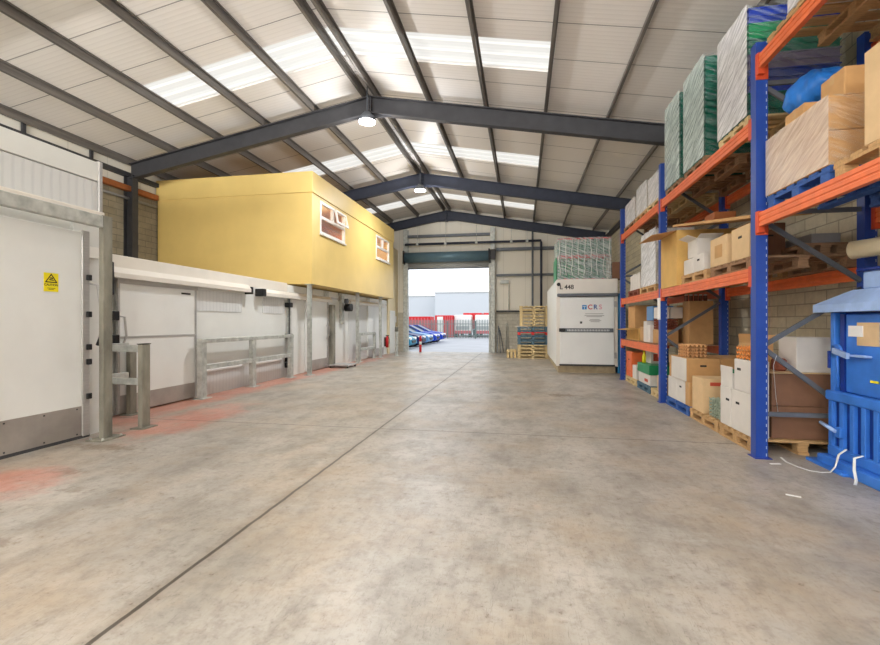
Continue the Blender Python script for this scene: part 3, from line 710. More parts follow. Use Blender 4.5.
for i, (y, lb) in enumerate(((11.28, 'galvanised column under the near corner of the yellow office'), (14.85, 'middle galvanised column under the yellow office front'), (17.4, 'far galvanised column under the yellow office front'))):
    x = -5.57; c = thing('office_column', lb, 'column', (x, y, 0), 0, 'columns under the office')
    y_ = max(y, 11.79)if i == 0 else y
    y_ = y
    mb = MB(); mb.box(x-.045, x+.045, y_-.055, y_-.045, 0.012, 2.42); mb.box(x-.045, x+.045, y_+.045, y_+.055, 0.012, 2.42); mb.box(x-.006, x+.006, y_-.045, y_+.045, 0.012, 2.42); mb.build('shaft', 'galv', c)
    MB().box(x-.11, x+.11, y_-.12, y_+.12, 0, .012).build('base_plate', 'galv', c)
    MB().box(x-.09, x+.09, y_-.1, y_+.1, 2.405, 2.42).build('head_plate', 'galv', c)

for wi, (a, b) in enumerate(WIN):  # lamps added out of sight to brighten the office interior
    y = (a+b)/2; c = thing('ceiling_lamp', ('round ceiling lamp added unseen inside the office behind the near window', 'round ceiling lamp added unseen inside the office behind the far window')[wi], 'lamp', (-6.2, y, zt-.06))
    MB().tube([(-6.2, y, zt-.06), (-6.2, y, zt-.02)], .15, 16).build('diffuser', 'lamp', c)
    l = bpy.data.lights.new('office_fill', 'POINT'); l.energy = 22; l.color = (1, .85, .62); l.shadow_soft_size = .1
    lo = bpy.data.objects.new('office_fill', l); C.objects.link(lo); lo.parent = c; lo.location = (0, 0, -.15)

# ------------------------------------------------------------------ pallets and cartons
def mk_pallet(label, kinds=('pallet', 'pallet', 'pallet'), L=1.0, W=1.1, h=.14, boards=6):
    """local prototype: L along y (aisle side), W along x"""
    t = thing('pallet', label, 'pallet'); bt_ = h*.18
    top = MB(); bw = L/boards*.72
    for k in range(boards):
        yc = -L/2+bw/2+(L-bw)*k/(boards-1); top.box(-W/2, W/2, yc-bw/2, yc+bw/2, h-bt_, h, .003)
    top.build('top_deck', kinds[0], t, True)
    for xs in (-W/2+.05, 0, W/2-.05):
        b = MB(); b.box(xs-.05, xs+.05, -L/2, L/2, h-2*bt_, h-bt_)
        for ys_ in (-L/2+.07, 0, L/2-.07): b.box(xs-.05, xs+.05, ys_-.055, ys_+.055, bt_, h-2*bt_, .003)
        b.build('bearer', kinds[1], t, True)
    bt = MB()
    for xs in (-W/2+.05, 0, W/2-.05): bt.box(xs-.05, xs+.05, -L/2, L/2, 0, bt_)
    bt.build('bottom_boards', kinds[2], t, True)
    return t
PROTO = {}
def pallet(x0, x1, y0, y1, z, label, mat='pallet', h=.14, group=None, rz=0.):
    wx, wy = (y1-y0, x1-x0) if rz else (x1-x0, y1-y0)
    key = (mat, round(wx, 2), round(wy, 2), h)
    if key not in PROTO:
        p = mk_pallet(label, (mat,)*3 if isinstance(mat, str) else mat, wy, wx, h); PROTO[key] = p
    else: p = dup(PROTO[key], (0, 0, 0))
    p.location = ((x0+x1)/2, (y0+y1)/2, z); p.rotation_euler.z = rz; p['label'] = label
    if group: p['group'] = group
    elif 'group' in p.keys(): del p['group']
    return p

def carton(x0, x1, y0, y1, z0, z1, label, mat='card', open_top=False, hand=(), tape=True, name='carton', group=None, stick=None, rz=0., cat='box', flapmat=None, taper=0.):
    """cardboard box; open_top gives real walls and four flaps; hand = faces with hand holes ('a' aisle, 'c' camera)"""
    cx, cy = (x0+x1)/2, (y0+y1)/2; t = thing(name, label, cat, (cx, cy, z0), rz, group)
    w, l, h = x1-x0, y1-y0, z1-z0; th = .006
    b = MB()
    if open_top:
        b.box(-w/2, w/2, -l/2, l/2, 0, th)
        b.box(-w/2, -w/2+th, -l/2, l/2, th, h); b.box(w/2-th, w/2, -l/2, l/2, th, h); b.box(-w/2+th, w/2-th, -l/2, -l/2+th, th, h); b.box(-w/2+th, w/2-th, l/2-th, l/2, th, h)
    else: b.box(-w/2, w/2, -l/2, l/2, 0, h, .006)
    b.build('body', mat, t, True)
    if open_top:
        for ax, sg, ang in open_top:
            f = MB(); d = min(w, l)/2*.9; a = math.radians(ang)  # ang: 0 = upright, 90 = level outwards, 150 = hanging
            if ax == 'x':
                p = [(sg*w/2, -l/2, h), (sg*w/2, l/2, h)]; o_ = (sg*d*math.sin(a), 0, d*math.cos(a))
            else:
                p = [(-w/2, sg*l/2, h), (w/2, sg*l/2, h)]; o_ = (0, sg*d*math.sin(a), d*math.cos(a))
            q = [tuple(Vector(v)+Vector(o_)) for v in p[::-1]]; n = Vector(o_).cross(Vector(p[1])-Vector(p[0])).normalized()*.005
            v = [Vector(k) for k in p+q]; v = v+[k+n for k in v]
            f.add(v, [(0,1,2,3),(7,6,5,4),(0,4,5,1),(1,5,6,2),(2,6,7,3),(3,7,4,0)]); f.build('flap', flapmat or mat, t, True)
    elif tape:
        s = MB()
        if l >= w: s.box(-.025, .025, -l/2-.001, l/2+.001, h-.002, h+.001); s.box(-.025, .025, -l/2-.001, -l/2, h-.08, h)
        else: s.box(-w/2-.001, w/2+.001, -.025, .025, h-.002, h+.001); s.box(-w/2-.001, -w/2, -.025, .025, h-.08, h)
        s.build('tape', 'tape', t, True)
    for q in hand:
        s = MB(); zz = h*.68
        if q[0] == 'a': yy = q[1] if len(q) > 1 else 0; s.box(-w/2-.002, -w/2+.002, yy-.045, yy+.045, zz-.014, zz+.014, .0015)
        else: s.box(-.045, .045, -l/2-.002, -l/2+.002, zz-.014, zz+.014, .0015)
        s.build('hand_hole', 'dark', t, True)
    if stick:
        s = MB(); f, u0, u1, v0, v1, m_ = stick
        if f == 'a': s.box(-w/2-.002, -w/2, u0, u1, v0, v1)
        else: s.box(u0, u1, -l/2-.002, -l/2, v0, v1)
        s.build('sticker', m_, t, True)
    return t
def wrap(x0, x1, y0, y1, z0, z1, label, aisle='film_crease_sheen', other='film_clear', n=9, amp=.012, open_top=False):
    """loose stretch film skin round a load, slightly wavy"""
    mb = MB(((x0+x1)/2, (y0+y1)/2, z0)); rr = random.Random(int(x0*100+y0*100+z0*10))
    def face(p0, p1, nrm, mi):
        vs = []; fs = []
        for j in range(n+1):
            for i in range(n+1):
                u = i/n; v = j/n; a = amp*(rr.random()-.2) if 0 < i < n else 0
                p = Vector(p0).lerp(Vector(p1), u); vs.append((p.x+nrm[0]*a, p.y+nrm[1]*a, z0+(z1-z0)*v))
        for j in range(n):
            for i in range(n): q = j*(n+1)+i; fs.append((q, q+1, q+n+2, q+n+1))
        mb.add(vs, fs, mi, True)
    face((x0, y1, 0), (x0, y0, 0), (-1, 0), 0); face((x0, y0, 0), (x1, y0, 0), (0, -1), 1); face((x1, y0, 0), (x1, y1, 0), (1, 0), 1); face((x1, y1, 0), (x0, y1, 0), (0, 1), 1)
    if not open_top: mb.quad((x0, y0, z1), (x1, y0, z1), (x1, y1, z1), (x0, y1, z1), 1)
    return tag(mb.build('stretch_wrap', [aisle, other]), label, 'plastic wrap')
def egg_trays(x, y, z, n, mat, where, L=.3, W=.3, rz=0.):
    """stack of n pulp egg trays; each tray an object"""
    me = None
    for k in range(n):
        zz = z+k*.05
        lb = '%s pulp egg tray %s' % (from_top(n-1-k, n), where)
        if me is None:
            nx, ny = 30, 30; vs = []; fs = []
            for lay in (0, 1):
                for j in range(ny+1):
                    for i in range(nx+1):
                        u, v = i/nx, j/ny
                        e = min(1., min(u, v, 1-u, 1-v)*12)
                        hgt = .03+.024*math.sin(u*PI*2*5-PI/2)*math.sin(v*PI*2*5-PI/2)
                        vs.append(((u-.5)*W, (v-.5)*L, (hgt-lay*.01)))
            m1 = (nx+1)*(ny+1)
            for j in range(ny):
                for i in range(nx):
                    q = j*(nx+1)+i; fs.append((q, q+1, q+nx+2, q+nx+1)); fs.append((m1+q, m1+q+nx+1, m1+q+nx+2, m1+q+1))
            rim = [i for i in range(nx+1)]+[j*(nx+1)+nx for j in range(1, ny+1)]+[ny*(nx+1)+i for i in range(nx-1, -1, -1)]+[j*(nx+1) for j in range(ny-1, 0, -1)]
            for a, b in zip(rim, rim[1:]+rim[:1]): fs.append((a, m1+a, m1+b, b))
            o = MB().add(vs, fs, 0, True).build('egg_tray', mat, None, True); me = o.data
        else: o = bpy.data.objects.new('egg_tray', me); C.objects.link(o)
        o.location = (x, y, zz); o.rotation_euler.z = rz; tag(o, lb, 'egg tray', 'egg trays '+where)

# ------------------------------------------------------------------ pallet racking
FX, BXK = 2.425, 3.4
FY = [1.95, 5.255, 8.56, 11.8]
rack = thing('pallet_racking', 'blue and orange pallet racking along the right block wall', 'racking', (FX, FY[1], 0))
for y in FY:
    for x in (FX, BXK):
        o = MB((x, y, 0)); w = .055; top = 4.29 if y < 6 else 4.18
        o.prism([(-w+x, -w+y), (w+x, -w+y), (w+x, -.02+y), (w-.02+x, .0+y), (w-.02+x, w+y), (-w+x, w+y)], 2, .008, top)
        p = o.build('post', 'post', rack)
        MB().box(x-.075, x+.085, y-.085, y+.08, 0, .008).build('foot_plate', 'crate_b', p)
    # frame bracing
    zz = [.3, 1.08, 1.9, 2.58]; side = 1
    def br(x0, z0, x1, z1): MB().bar((x0, y-.0, z0), (x1, y, z1), .03, .045).build('brace', 'rack_grey', rack)
    a, b = FX+.055, BXK-.055
    br(a, 2.44, b, 1.82); br(b, 1.74, a, 1.17); br(a, 1.12, b, .42); br(a, .45, b, .45); br(a, 2.54, b, 2.54); br(a, 3.88, b, 3.88); br(a, 3.84, b, 3.2); br(b, 3.12, a, 2.6)
def beam(y0, y1, ztop, x, mat='orange', h=.14):
    face = -1 if x < 3 else 1
    x0, x1 = x-.025, x+.025
    n_ = [(x0, ztop-h), (x1, ztop-h), (x1, ztop), (x0, ztop)]
    g = .006
    # aisle face with two rolled grooves
    prof = [(x0, ztop-h), (x1, ztop-h), (x1, ztop), (x0, ztop), (x0, ztop-.035), (x0+g, ztop-.04), (x0+g, ztop-.05), (x0, ztop-.055), (x0, ztop-.085), (x0+g, ztop-.09), (x0+g, ztop-.1), (x0, ztop-.105)]
    o = MB((x, (y0+y1)/2, ztop-h)); o.prism(prof, 1, y0, y1); b = o.build('beam', mat, rack)
    for yy in (y0, y1):
        s = 1 if yy == y0 else -1
        MB().box(x0-.006, x1+.004, yy-s*.02, yy+s*.045, ztop-h-.06, ztop+.02).build('end_connector', 'orange_dark', b)
XF, XB = FX-.055-.0, BXK+.03
for (i, lv) in ((0, (4.14, 2.52)), (1, (3.53, 1.975)), (2, (3.53, 1.975, .985))):
    y0, y1 = FY[i]+.06, FY[i+1]-.06
    for z in lv:
        beam(y0, y1, z, XF+.03); beam(y0, y1, z, XB)
# connector clasps on the camera side of the second frame's front post
for z, zt in ((2.30, 2.54), (3.90, 4.16)): MB().box(FX-.06, FX+.057, FY[1]-.062, FY[1]-.055, z, zt).build('end_connector', 'orange_dark', rack)
# white notice plate fixed on the third frame front post
t = tag(MB((FX-.06, FY[2]-.06, 1.7)).box(FX-.075, FX-.056, FY[2]-.07, FY[2]+.06, 1.45, 1.83, .004).build('load_notice', 'paper'), 'white notice plate on the blue post between the two far racking bays', 'notice')
# shelf boards of the far bay mid level
tag(MB((2.9, 10.2, .985)).box(2.43, 3.36, 8.7, 11.68, .987, 1.005).build('shelf_board', 'pallet_dark'), 'wooden shelf board on the lowest beams of the far racking bay', 'shelf board')

# ---- near bay lower level (beam top 2.52)
Z = 2.523
PX0, PX1 = 2.44, 3.44
pallet(PX0, PX1, 4.17, 5.13, Z, 'blue painted pallet under the wrapped cartons in the nearest racking bay', 'pallet_blue', .15)
z = Z+.152
n1 = 'the wrapped load on the blue rack pallet'
g = 'cartons in the wrapped load'
carton(PX0, PX0+.58, 4.19, 4.66, z, z+.28, 'lower brown carton at the camera end of '+n1, 'card', group=g)
carton(PX0, PX0+.58, 4.67, 5.12, z, z+.28, 'lower brown carton at the post end of '+n1, 'card', group=g)
carton(PX0, PX0+.58, 4.19, 4.66, z+.285, z+.56, 'upper brown carton at the camera end of '+n1, 'card', group=g)
carton(PX0, PX0+.58, 4.67, 5.12, z+.285, z+.56, 'upper brown carton at the post end of '+n1, 'card', group=g)
carton(PX0+.615, PX1, 4.22, 5.1, z, z+.54, 'large brown carton at the back of '+n1, 'card', group=g)
carton(PX0+.12, PX0+.64, 4.2, 4.5, z+.565, z+.80, 'brown carton lying on top of the wrapped load, beside the big beige carton', 'card', group=g)
carton(PX0+.02, PX0+.4, 4.55, 4.85, z+.565, z+.68, 'flat open-ended carton on top of the wrapped load, under the blue bag', 'card', group=g)
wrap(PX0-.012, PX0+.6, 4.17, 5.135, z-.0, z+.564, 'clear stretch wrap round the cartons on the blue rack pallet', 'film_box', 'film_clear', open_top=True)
# blue bag slumped on top
mb = MB((2.85, 4.8, z+.6)); vs = []; fs = []; nu, nv = 60, 22
for j in range(nv+1):
    for i in range(nu):
        th = 2*PI*i/nu; ph = PI*j/nv-PI/2
        r = 1+.07*math.sin(3*th+2*ph)+.05*math.sin(7*th-ph*3)+.03*math.sin(17*th+5*ph)+.02*math.sin(29*th)
        p = Vector((math.cos(ph)*math.cos(th)*.26*r, math.cos(ph)*math.sin(th)*.42*r, (math.sin(ph)*.17)*r))
        vs.append((2.76+p.x, 4.83+p.y*.75, z+.855+max(-.17, p.z)*(1.1 if p.z > 0 else 1)+.05*math.cos(th*2)*(p.z > 0)))
for j in range(nv):
    for i in range(nu): q = j*nu; fs.append((q+i, q+(i+1) % nu, q+nu+(i+1) % nu, q+nu+i))
mb.add(vs, fs, 0, True); tag(mb.build('plastic_bag', 'bag'), 'bright blue plastic bag slumped on top of the wrapped cartons', 'bag')
pallet(PX0, PX1, 3.08, 4.13, Z, 'new wooden pallet under the big beige carton in the nearest racking bay', 'pallet', .15)
carton(PX0-.0, PX1, 3.1, 3.8, z, z+.68, 'big beige carton at the right edge, on the new wooden rack pallet', 'card_light', tape=False)
# ---- near bay upper level (beam top 4.14)
Z = 4.143; z = Z+.142
pallet(PX0, PX1, 4.17, 5.13, Z, 'wooden pallet up on the top beams, beside the nearest blue post', 'pallet', .14)
pallet(PX0, PX1, 3.1, 4.12, Z, 'wooden pallet on the top beams at the upper right corner', 'pallet', .14)
carton(PX0+.02, PX1-.05, 3.15, 4.1, z, z+.6, 'white wrapped carton load on the topmost pallet at upper right', 'card_white', tape=False)
carton(PX0+.02, PX1-.05, 4.2, 4.75, z, z+.4, 'white wrapped carton on the top pallet beside the nearest blue post', 'card_white', tape=False)
wrap(PX0, PX1-.03, 4.18, 4.77, z, z+.42, 'white stretch wrap on the carton high beside the nearest blue post', 'film_white', 'film_white')

# ---- mid bay upper level: three tall wrapped stacks of plastic trays (beam top 3.53)
Z = 3.533; z = Z+.142
def tray_proto(L, W, mat, name='plastic_tray'):
    t = MB(); h = .082
    t.box(-W/2, W/2, -L/2, L/2, 0, .012); 
    t.box(-W/2, W/2, -L/2, -L/2+.02, .012, h-.014); t.box(-W/2, W/2, L/2-.02, L/2, .012, h-.014)
    t.box(-W/2, -W/2+.02, -L/2+.02, L/2-.02, .012, h-.014); t.box(W/2-.02, W/2, -L/2+.02, L/2-.02, .012, h-.014)
    e = .012
    t.box(-W/2-e, W/2+e, -L/2-e, -L/2+.02, h-.014, h); t.box(-W/2-e, W/2+e, L/2-.02, L/2+e, h-.014, h); t.box(-W/2-e, -W/2+.02, -L/2+.02, L/2-.02, h-.014, h); t.box(W/2-.02, W/2+e, -L/2+.02, L/2-.02, h-.014, h)
    return t
def stack(y0, y1, x0, x1, n, matf, nm, h=.085):
    done = {}
    for k in range(n):
        mat = matf(k); lb = '%s %s plastic tray in the %s' % (from_top(n-1-k, n), {'crate_g': 'dark green', 'crate_g2': 'bright green', 'crate_b': 'dark blue', 'crate_p': 'grey purple'}[mat], nm)
        if mat not in done:
            o = tray_proto(y1-y0, x1-x0, mat).build('plastic_tray', mat, None, True); done[mat] = o.data
        else: o = bpy.data.objects.new('plastic_tray', done[mat]); C.objects.link(o)
        o.location = ((x0+x1)/2, (y0+y1)/2, z+k*h); tag(o, lb, 'tray', 'trays in the '+nm)
    return z+n*h
SX0, SX1 = 2.46, 3.34
defs = [(5.55, 6.26, lambda k: ('crate_g', 'crate_g', 'crate_g', 'crate_b', 'crate_b', 'crate_b', 'crate_p', 'crate_p', 'crate_g', 'crate_g', 'crate_g2', 'crate_g2', 'crate_b', 'crate_b')[min(k, 13)], 14, 'wrapped stack nearest the blue post', 'film_white'),
        (6.76, 7.5, lambda k: 'crate_g', 16, 'middle of three tall wrapped stacks', 'film_crease_sheen'),
        (7.74, 8.43, lambda k: 'crate_g', 16, 'farthest of three tall wrapped stacks', 'film_crease_sheen')]
for i, (y0, y1, mf, n, nm, film) in enumerate(defs):
    pallet(2.435, 3.38, y0-.04, y1+.02, Z, 'wooden pallet on the second-bay top beams under the '+nm, 'pallet_pale' if i == 0 else 'pallet_dark')
    zt = stack(y0, y1, SX0, SX1, n, mf, nm)
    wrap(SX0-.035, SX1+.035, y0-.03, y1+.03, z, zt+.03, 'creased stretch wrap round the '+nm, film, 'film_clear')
# bulge of film over the first stack
mb = MB((2.9, 5.95, zt)); vs = []; fs = []
for j in range(9):
    for i in range(9):
        u, v = i/8, j/8; vs.append((SX0+.04+(SX1-SX0-.08)*u, 5.58+.66*v, z+14*.085+.04+.16*math.sin(PI*u)*math.sin(PI*v)+.05*math.sin(9*u+5*v)*math.sin(PI*u)*math.sin(PI*v)))
for j in range(8):
    for i in range(8): q = j*9+i; fs.append((q, q+1, q+10, q+9))
mb.add(vs, fs, 0, True); tag(mb.build('plastic_sheet', 'film_white'), 'crumpled white plastic sheet on top of the wrapped stack nearest the post', 'plastic sheet')
# ---- far bay upper level: wrapped white boxes
for i, (y0, y1, h, lb) in enumerate(((8.75, 9.55, .5, 'the load next to the green stacks'), (9.7, 10.5, .58, 'the middle load on far top beams'), (10.65, 11.6, .5, 'the farthest load on the top beams'))):
    pallet(2.42, 3.42, y0-.05, y1+.05, Z, 'wooden rack pallet under '+lb, ('pallet_pale', 'pallet', 'pallet_dark')[i])
    for r_ in range(2):
        for q in range(2):
            ya = y0+(y1-y0)*q/2; zz = z+r_*h/2
            carton(2.46, 3.3, ya+.005, ya+(y1-y0)/2-.005, zz, zz+h/2-.004, '%s white carton at the %s end of %s' % (('lower', 'upper')[r_], ('near', 'far')[q], lb), 'card_white', tape=False, group='cartons in '+lb)
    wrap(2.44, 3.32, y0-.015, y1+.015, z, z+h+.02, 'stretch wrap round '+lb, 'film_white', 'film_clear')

# ---- mid bay lower level (beam top 1.975)
Z = 1.978; z = Z+.142
pallet(2.42, 3.42, 5.4, 6.5, Z, 'wooden pallet under the two tan cartons on the second-bay middle beams', 'pallet_dark')
pallet(2.42, 3.42, 6.6, 7.6, Z, 'wooden pallet under the small white cartons on the second-bay middle beams', 'pallet')
pallet(3.0, 3.42, 5.55, 6.35, z, 'weathered half pallet stacked behind the two tan cartons', 'pallet_dark')
carton(2.44, 2.6, 5.5, 5.93, z, z+.37, 'tan carton with hand hole beside the nearest blue post, middle beams', 'card_light', hand=('a',), tape=False)
carton(2.44, 2.7, 6.06, 6.55, z, z+.36, 'tan carton with faint print, second from the nearest post, middle beams', 'card_light', tape=False, stick=('a', -.12, .1, .1, .26, 'card'))
carton(2.75, 3.05, 6.0, 6.55, z, z+.46, 'dark brown carton standing behind the tan cartons on the middle beams', 'card_dark', stick=('c', -.11, .02, .3, .32, 'print'))
carton(3.1, 3.38, 5.6, 6.3, z+.142, z+.25, 'low grey carton on the weathered half pallet', 'greyprint', tape=False)
g = 'small white cartons on the middle beams'
carton(2.44, 2.75, 6.78, 7.15, z, z+.24, 'small white carton, lower near one beside the big tan carton', 'card_white', tape=False, group=g, hand=('a',))
carton(2.44, 2.75, 7.17, 7.55, z, z+.22, 'small white carton, lower far one touching the big tan carton', 'card_white', tape=False, group=g)
carton(2.48, 2.78, 7.12, 7.5, z+.245, z+.5, 'small open white carton on top of the two lower white ones', 'card_white', open_top=(('x', -1, 70), ('y', -1, 75)), group=g)
carton(2.78, 3.3, 6.7, 7.5, z, z+.36, 'grey stack of flat cartons behind the small white ones', 'greyprint', tape=False)
carton(2.36, 3.3, 7.62, 8.44, Z+.001, Z+.86, 'big yellowish tan open carton bulging over the middle beam', 'card_yel', open_top=(('x', -1, 100), ('x', 1, 60)), flapmat='card')
mb = MB((2.9, 6.8, 2.6)); P = [(2.4, 7.95, 2.95), (3.1, 8.0, 2.98), (3.05, 5.5, 2.56), (2.42, 5.45, 2.53)]
vs = [Vector(p) for p in P]; vs += [v+Vector((0, 0, .035)) for v in vs]
mb.add(vs, [(0,1,2,3),(7,6,5,4),(0,4,5,1),(1,5,6,2),(2,6,7,3),(3,7,4,0)]); tag(mb.build('flattened_carton', 'card'), 'long flattened cardboard lying across the cartons on the middle beams', 'cardboard')
carton(2.62, 2.9, 6.9, 7.25, 2.84, 2.94, 'small orange-brown carton on the flattened cardboard sheet', 'rust', tape=False)
# ---- far bay lower level
pallet(2.42, 3.42, 8.98, 10.15, Z, 'wooden pallet under the shrink-wrapped white stack on the far middle beams', 'pallet')
pallet(2.42, 3.42, 10.25, 11.2, Z, 'dark red-brown pallet under the upright white cartons on the far middle beams', 'egg_brown')
for r_ in range(4):
    zz = z+r_*.26
    carton(2.46, 3.1, 9.05, 10.05, zz, zz+.255, '%s white carton in the shrink-wrapped stack on the far middle beams' % from_top(3-r_, 4), 'card_white', tape=False, group='cartons in the shrink-wrapped stack')
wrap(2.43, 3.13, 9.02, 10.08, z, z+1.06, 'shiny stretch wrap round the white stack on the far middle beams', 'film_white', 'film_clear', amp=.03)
for q in range(4): carton(2.46, 2.8, 10.3+q*.22, 10.51+q*.22, z, z+.36-.02*(q % 2), '%s upright white carton of four on the far middle beams, counted from the shrink-wrapped stack' % ('first', 'second', 'third', 'fourth')[q], 'card_white', tape=False, group='upright white cartons')
tag(MB((2.8, 11.4, Z)).tube([(2.9, 11.42, Z+.002), (2.9, 11.42, Z+.1), (2.9, 11.42, Z+.26), (2.9, 11.42, Z+.3)], [.14, .2, .2, .1], 14).build('black_bin', 'black'), 'black tub at the far end of the middle beams', 'tub')
# ---- far bay shelf at .985
z = 1.007
g = 'cartons on the far lowest shelf'
carton(2.5, 3.0, 10.9, 11.55, z+.26, z+.78, 'tall tan carton at the far end of the far lowest shelf', 'card', group=g)
carton(2.48, 3.05, 10.5, 11.6, z, z+.255, 'wide open tan carton at the far end of the far lowest shelf', 'card_yel', open_top=(('x', -1, 95),), group=g)
carton(2.44, 2.6, 11.2, 11.62, z+.0, z+.0+.001+.0, '', 'card') if False else None
carton(2.46, 2.75, 9.75, 10.0, z, z+.42, 'white carton standing in the middle of the far lowest shelf', 'card_white', group=g, tape=False)
carton(2.46, 2.75, 9.5, 9.72, z, z+.34, 'second white carton standing beside the tall one on the far lowest shelf', 'card_white', group=g, tape=False)
carton(2.5, 2.95, 10.05, 10.45, z, z+.3, 'small tan carton in the middle of the far lowest shelf', 'card', group=g)
carton(2.5, 2.8, 10.42, 10.62, z+.3, z+.72, 'stack of white paper on the far lowest shelf', 'paper', group=g, tape=False) if False else None
carton(2.52, 2.9, 9.55, 10.0, z+.43, z+.72, 'blue-grey wrapped bundle on top of the white carton, far lowest shelf', 'car_pale', tape=False, group=g)
carton(2.5, 2.85, 9.1, 9.45, z, z+.26, 'brown carton behind the middle blue post, far lowest shelf', 'card', group=g)
carton(2.9, 3.35, 9.55, 9.95, z, z+.34, 'brown carton at the back of the far lowest shelf, left of the tall one', 'card', group=g)
carton(2.95, 3.35, 8.85, 9.2, z, z+.78, 'tall brown carton at the back of the far lowest shelf by the blue post', 'card', group=g)
carton(2.95, 3.35, 9.22, 9.53, z, z+.72, 'second tall brown carton at the back of the far lowest shelf', 'card', group=g)
egg_trays(2.68, 9.28, z+.262, 4, 'egg_brown', 'on the carton behind the middle blue post', .34, .34)
for q in range(2): carton(2.5+.23*q, 2.71+.23*q, 9.15, 9.4, z+.47, z+.68, ('left', 'right')[q]+' white carton on top of the brown egg trays, far lowest shelf', 'card_white', tape=False, group=g)
for q in range(5):
    x = 2.95+.08*q; t = thing('jar', ['leftmost', 'second from left', 'middle', 'second from right', 'rightmost'][q]+' brown jar on the tall cartons at the back of the far shelf', 'jar', (x, 9.0, z+.785 if False else z+.782), 0, 'brown jars')
    MB().tube([(x, 9.0, z+.782), (x, 9.0, z+.87), (x, 9.0, z+.885)], [.034, .034, .025], 10).build('glass', 'bottle', t); MB().tube([(x, 9.0, z+.885), (x, 9.0, z+.905)], .027, 10).build('lid', 'card_white', t)
# ---- far bay floor
pallet(2.45, 3.4, 10.6, 11.62, 0, 'wooden pallet on the floor at the far end of the racking', 'pallet_pale')
carton(2.46, 2.9, 11.05, 11.58, .142, .72, 'orange carton on the floor pallet at the far end of the racking', 'orange', hand=('a',), tape=False)
carton(2.47, 2.7, 10.65, 11.0, .142, .44, 'small white carton between the orange carton and the green-lidded crate', 'card_white', tape=False)
pallet(2.45, 3.4, 9.5, 10.5, 0, 'grey-blue pallet on the floor under the green-lidded crate', 'pallet_grey')
t = thing('storage_crate', 'white storage crate with dark green lid on the floor in the far bay', 'crate', (2.8, 10.0, .142))
MB().box(2.47, 3.1, 9.55, 10.45, .142, .36, .01).build('body', 'card_white', t); MB().box(2.45, 3.12, 9.53, 10.47, .36, .55, .012).build('lid', 'crate_g2', t)
MB().box(2.466, 2.469, 9.7, 9.95, .2, .26).build('sticker', 'label', t)
carton(2.6, 2.9, 10.0, 10.4, .553, .82, 'white and red printed carton on the green crate lid', 'card_white', stick=('c', -.1, .1, .05, .2, 'label'), tape=False)
t = thing('bottle', 'yellow bottle standing on the green crate lid', 'bottle', (2.55, 9.9, .553)); MB().tube([(2.52, 10.2, .553), (2.52, 10.2, .7), (2.52, 10.2, .76), (2.52, 10.2, .82)], [.04, .04, .016, .016], 10).build('body', 'sign_y', t)
pallet(2.45, 3.4, 8.7, 9.42, 0, 'pale wooden pallet on the floor behind the middle blue post', 'pallet_pale')
carton(2.48, 2.75, 8.75, 9.1, .142, .42, 'small light carton on the pale floor pallet behind the middle blue post', 'card_light')
tag(MB((3.1, 9.1, .14)).tube([(3.05, 9.05, .142), (3.05, 9.05, .4), (3.05, 9.05, .62), (3.05, 9.05, .68)], [.2, .22, .2, .08], 14).build('green_drum', 'crate_g'), 'dark green drum behind the middle blue post', 'drum')

# ---- mid bay floor
pallet(2.44, 3.4, 7.34, 8.42, 0, 'blue painted pallet on the floor under the two wide tan cartons', 'pallet_blue')
g = 'cartons on the blue floor pallet'
for q, (ya, yb) in enumerate(((7.98, 8.38), (7.56, 7.97))): carton(2.46, 2.75, ya, yb, .142, .5, ('far', 'near')[q]+' low white carton under the wide tan cartons', 'card_white', tape=False, group=g, hand=('a',) if q else ())
carton(2.46, 2.95, 7.36, 7.55, .142, .5, 'low tan carton at the near end of the blue floor pallet', 'card', group=g)
carton(2.78, 3.35, 7.58, 8.36, .142, .5, 'tan carton at the back of the blue floor pallet', 'card', group=g, tape=False)
carton(2.44, 2.9, 7.42, 8.25, .503, .86, 'wide tan carton with hand hole and white end on the blue floor pallet', 'card', group=g, hand=('c',), stick=('a', -.4, .3, .005, .35, 'card_white'), tape=False)
carton(2.91, 3.42, 7.42, 8.25, .503, .86, 'second wide tan carton, right of the one with the hand hole', 'card', group=g, tape=False)
MBs = MB()
egg_trays(2.62, 7.72, .862, 4, 'egg_tan', 'on the wide hand-holed tan carton', .36, .3)
pallet(2.44, 3.4, 6.3, 7.3, 0, 'light wooden pallet on the floor under the tan carton and the green egg trays', 'pallet')
carton(2.46, 3.0, 6.85, 7.26, .142, .62, 'tan carton with red label and hand hole on the light floor pallet', 'card_light', hand=('c',), stick=('c', -.18, -.02, .38, .43, 'label'), tape=False)
egg_trays(2.64, 6.55, .142, 5, 'egg_green', 'on the light floor pallet', .36, .3)
pallet(2.43, 3.4, 5.4, 6.25, 0, 'wooden pallet under the white cartons and big brown carton, by the nearest post', 'pallet', .15)
g = 'white cartons by the nearest post'
carton(2.44, 2.6, 5.95, 6.24, .152, .62, 'lower white carton with hand holes, far one of the pair by the nearest post', 'card_white', hand=(('a', -.06),), tape=False, group=g)
carton(2.44, 2.6, 5.42, 5.93, .152, .62, 'lower white carton with hand hole, near one beside the nearest post', 'card_white', hand=(('a', .1),), tape=False, group=g)
carton(2.44, 2.6, 5.42, 5.86, .623, .98, 'upper white carton with hand hole beside the nearest blue post', 'card_white', hand=(('a', .1),), tape=False, group=g)
carton(2.44, 2.6, 5.9, 6.22, .623, .8, 'open white carton holding a green tray, by the nearest post', 'card_white', open_top=(('x', -1, 0), ), group=g)
tag(tray_proto(.26, .13, 'crate_g2').build('plastic_tray', 'crate_g2', None, True), 'bright green tray sitting in the open white carton', 'tray').location = (2.525, 6.06, .74)
